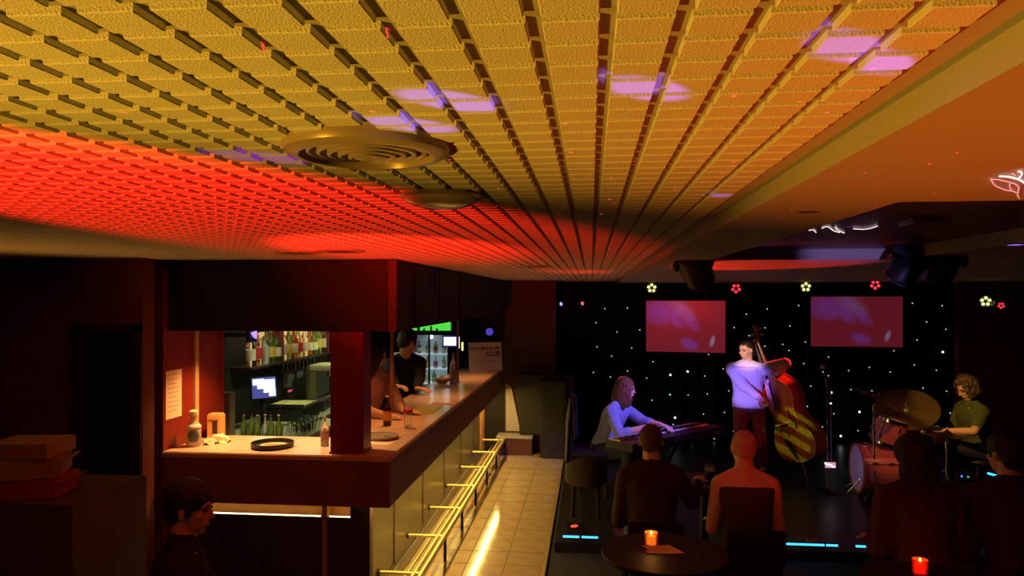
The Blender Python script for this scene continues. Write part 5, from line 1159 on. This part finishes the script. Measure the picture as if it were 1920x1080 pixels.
def listener(px, ytop, Y, label, chair_label, look, hair, skin, top, sleeve='long', k=1.0, hl=None, hr=None, lean=(0, .06), sw=.165, neckline=0, style_k=1.0, face=(0, 1, 0)):
    hd = at(px, ytop, Y); hz_ = hd.z-.118*k; pz = .50; x = hd.x; 
    ln = .445*k; pel = V((x-lean[0], Y-lean[1]*2, max(.40, hz_-.205*k-ln*.985)))
    fw = V(face).normalized(); r = fw.cross(UP)
    person('person', label, pel, V((lean[0], lean[1]*2, .44)), face, look, hl or pel+fw*.34-r*.16+UP*.13, hr or pel+fw*.34+r*.16+UP*.13, V((pel.x, pel.y, .09))+fw*.42-r*.12, V((pel.x, pel.y, .09))+fw*.42+r*.12, skin, hair, top, mat('jeans_dark'), k=k, vox=.009, sleeve=sleeve, sw=sw, neckline=neckline, knee=fw+UP*.5, pole_l=-r*.18-UP-fw*.15, pole_r=r*.18-UP-fw*.15)
    if chair_label: make_chair((pel.x, pel.y+.02, max(0, pel.z-.565)), face, chair_label)
    return pel
RB = lambda n_, c: mat(n_, c, .85, bump=.3, bscale=90)
listener(1222, 797, 4.95, 'listener with cropped hair seated behind the candle table', 'chair of the listener with cropped hair', (.1, 1, -.1), ('crop', H_GR), SK_F, RB('top_brown', (.045, .014, .012)), lean=(.0, .05), hr=atz(1308, 905, .80))
listener(1397, 808, 4.85, 'listener with smooth head and bare shoulders in a wide-necked brown top', 'chair of the listener with bare shoulders', (-.15, 1, -.05), ('crop', mat('hair_cropped_fair', (.58, .34, .26), .7)), SK_F, RB('top_taupe', (.06, .03, .025)), lean=(.0, .05), neckline=1, sleeve='none')
listener(1722, 818, 4.25, 'listener with thick dark hair and reddish top left of the right corner', 'chair of the listener with thick dark hair', (-.2, 1, -.08), ('big', mat('hair_auburn_dark', (.035, .012, .008), .6, bump=.5, bscale=150)), SK_F, RB('top_wine', (.085, .02, .018)), lean=(0, .05), sw=.17)
listener(1898, 812, 4.30, 'broad listener in a dark plum top at the right edge', 'chair of the broad listener at the right edge', (-.35, 1, -.05), ('short', H_DK), SK_F, RB('top_plum', (.06, .02, .028)), lean=(0, .05), k=1.05, sw=.185)
p = at(1098, 960, 7.0); t = thing('tub_chair', 'dim brown round-backed chair at the left end of the stage', 'chair', (p.x, p.y, SH))
zt3 = at(1098, 850, 7.0).z
mb = MB(); n = 20; vs_ = []
for i in range(n+1):
    a = math.pi*(1.0+i/n); ca, sa = math.cos(a), math.sin(a); hgt = zt3-.10*(abs(ca)**2)
    for rr, zz in ((.19, SH+.32), (.19, hgt), (.15, hgt), (.15, SH+.32)): vs_.append((p.x+ca*rr, p.y+sa*rr*.9, zz))
fs_ = [(i*4+j, i*4+(j+1) % 4, i*4+4+(j+1) % 4, i*4+4+j) for i in range(n) for j in range(4)]+[(0, 1, 2, 3), (n*4, n*4+1, n*4+2, n*4+3)]
MB().add(vs_, fs_).build('backrest', mat('tub_brown', (.022, .010, .008), .8), t, smooth=True)
MB().lathe([(.001, .30), (.17, .30), (.18, .34), (.16, .40), (.001, .41)], (p.x, p.y, SH)).build('seat', mat('tub_brown'), t, smooth=True)
for dx in (-.12, .12):
    for dy in (-.1, .1): MB().tube((p.x+dx, p.y+dy, SH+.001), (p.x+dx*.9, p.y+dy*.9, SH+.31), .014).build('leg', M_BLACKM, t, smooth=True)
# seated man in the left foreground, face in profile to the right
hd = at(346, 955, 3.15); pel = V((hd.x-.03, 3.10, hd.z-.64))
person('person', 'dark-haired man in a black shirt seated at the lower left, face turned right', pel, V((.03, .02, .44)), (.9, .45, 0), (.97, .12, -.12),
       pel+V((.34, .05, .12)), pel+V((.30, -.14, .12)), V((pel.x+.42, 3.28, .09)), V((pel.x+.42, 3.02, .09)), SK_T, ('short', H_DK), mat('shirt_black'), mat('jeans_dark'), vox=.007, sleeve='short', hz=.205, knee=(1, .3, .5))
make_chair((pel.x, pel.y, max(0, pel.z-.565)), (.9, .45, 0), 'chair of the man at the lower left')

def table(x, y, z, R_, label):
    t = thing('round_table', label, 'table', (x, y, 0), 'small round tables')
    MB().lathe([(.001, z-.03), (R_-.01, z-.03), (R_, z-.02), (R_, z-.004), (R_-.004, z), (.001, z)], (x, y, 0), n=40).build('table_top', mat('table_dark', (.02, .009, .007), .55), t, smooth=True)
    MB().tube((x, y, .02), (x, y, z-.03), .03).build('column', M_BLACKM, t, smooth=True)
    MB().lathe([(.22, .002), (.22, .014), (.05, .03), (.03, .05)], (x, y, 0), n=28).build('foot', M_BLACKM, t, smooth=True)
TZ = .76
FLAME = mat('candle_flame', (1, .7, .2), .5, em=(1, .55, .12), st=7)
def candle(px, py, z, wax, glassc, label, em, power):
    p = atz(px, py, z); t = thing('candle', label, 'candle', p)
    MB().lathe([(.030, 0), (.034, .01), (.036, .075), (.034, .075), (.031, .012), (.001, .010)], (p.x, p.y, z+.001), n=20).build('holder', glassc, t, smooth=True)
    MB().lathe([(.001, .012), (.024, .012), (.024, .055), (.018, .058), (.001, .056)], (p.x, p.y, z+.001), n=16).build('wax', em, t, smooth=True)
    MB().ell((p.x, p.y, z+.070), (.006, 0, 0), (0, .006, 0), (0, 0, .013), 8, 6).build('flame', FLAME, t, smooth=True)
    light('POINT', 'candle_glow', (p.x, p.y, z+.10), None, power, (1, .36, .08), size=.012)
    return p
pc = atz(1221, 1022, TZ); table(pc.x+.06, pc.y-.10, TZ, .33, 'small dark round table with candle and cards in the foreground')
candle(1221, 1024, TZ, None, mat('amber_holder', (.9, .45, .15), .15, trans=.7), 'glowing amber tealight in a glass on the foreground table', mat('wax_glow', (1, .7, .3), .5, em=(1, .42, .07), st=1.5), .35)
pp = atz(1243, 1031, TZ); t = thing('table_card', 'pale paper card lying beside the amber candle', 'card', (pp.x, pp.y, TZ))
MB().obox((pp.x, pp.y, TZ+.002), (.075, .012, 0), (-.035, .062, 0), (0, 0, .0012)).build('sheet', mat('card_pale', (.70, .45, .32), .8), t)
MB().obox((pp.x-.06, pp.y-.05, TZ+.0046), (.03, .0, 0), (0, .024, 0), (0, 0, .0012)).build('folded_flap', mat('card_pale'), t)
pc = atz(1725, 1076, TZ); table(pc.x, pc.y-.15, TZ, .33, 'small dark round table with the red candle at the bottom edge')
candle(1725, 1078, TZ, None, mat('red_holder', (.9, .12, .04), .2, trans=.6), 'glowing red tealight in a round glass at the bottom edge', mat('wax_red', (1, .3, .1), .5, em=(1, .10, .02), st=2.2), .25)
pg = atz(1331, 912, TZ); table(pg.x-.02, pg.y+.12, TZ, .30, 'small dark round table in front of the two middle listeners')
t = tumbler((pg.x, pg.y, TZ), .15, .037, 'pint glass half full of dark beer between two listeners', fill=mat('dark_beer', (.012, .005, .003), .1), name='pint_glass')
MB().lathe([(.001, .108), (.031, .108), (.0325, .122), (.001, .122)], (pg.x, pg.y, TZ+.001)).build('foam', mat('beer_foam', (.75, .55, .42), .8), t, smooth=True)
pm = atz(1795, 924, TZ); table(pm.x+.05, pm.y+.1, TZ, .28, 'small dark round table between the two right-hand listeners')
t = thing('menu_card', 'reddish menu card between the two right-hand listeners', 'card', (pm.x, pm.y, TZ))
MB().obox((pm.x, pm.y, TZ+.003), (.055, .0, 0), (0, .06, 0), (0, 0, .0025)).build('sheet', mat('card_red', (.55, .18, .12), .7), t)
MB().obox((pm.x, pm.y, TZ+.0062), (.035, 0, 0), (0, .006, 0), (0, 0, .0004)).build('title_bar', mat('card_ink', (.2, .05, .04), .7), t)
# boxes on the grey cabinet at the far left
a = at(60, 935, 2.95); X1 = at(132, 1000, 2.95).x; CZT = at(60, 938, 2.95).z-.02
t = thing('grey_cabinet', 'dull olive grey cabinet at the far left edge', 'cabinet', (X1-.35, 3.2, 0))
MB().box((X1-.62, 2.96, .0), (X1, 3.5, CZT)).build('body', mat('cabinet_olive', (.10, .08, .045), .6, var=.1), t, bevel=.004)
d_ = MB().box((X1-.60, 2.945, .06), (X1-.34, 2.959, CZT-.05)).build('door', mat('cabinet_olive'), t, bevel=.003); MB().tube((X1-.37, 2.935, .80), (X1-.37, 2.935, .95), .007).build('handle', M_CHROME, d_, smooth=True)
d_ = MB().box((X1-.33, 2.945, .06), (X1-.02, 2.959, CZT-.05)).build('door', mat('cabinet_olive'), t, bevel=.003); MB().tube((X1-.30, 2.935, .80), (X1-.30, 2.935, .95), .007).build('handle', M_CHROME, d_, smooth=True)
bx = at(70, 900, 2.98).x
def carton(z0, z1, w_, m, lab, rot, dx=0, flap=True):
    c = V((bx-w_*.45+dx, 3.12, (z0+z1)/2)); f = V((math.sin(rot), -math.cos(rot), 0)); r = V((math.cos(rot), math.sin(rot), 0))
    t = thing('carton', lab, 'box', (c.x, c.y, z0), 'cartons stacked on the grey cabinet')
    MB().obox(c, r*w_/2, f*.12, V((0, 0, (z1-z0)/2-.001))).build('box', m, t, bevel=.003)
    if flap: MB().obox(c+r*(w_/2+.02)+V((0, 0, (z1-z0)*.32)), r*.022+V((0, 0, .008)), f*.10, V((0, 0, .002))-r*.0006).build('flap', m, t)
    MB().obox(c+V((0, 0, (z1-z0)/2))-V((0, 0, .0005)), r*.012, f*.119, V((0, 0, .0008))).build('tape', mat('tape'), t)
h0 = CZT; 
carton(h0+.001, h0+.085, .30, mat('carton_red', (.34, .02, .012), .6), 'red carton at the bottom of the stack on the cabinet', .25)
carton(h0+.086, h0+.175, .27, mat('carton_white', (.36, .24, .18), .7), 'white carton in the middle of the stack on the cabinet', .45, -.015)
carton(h0+.176, h0+.245, .27, mat('carton_white'), 'white carton at the top of the stack on the cabinet', .15, -.02, False)
bpy.data.scenes.remove(TMP)
bpy.context.view_layer.update()
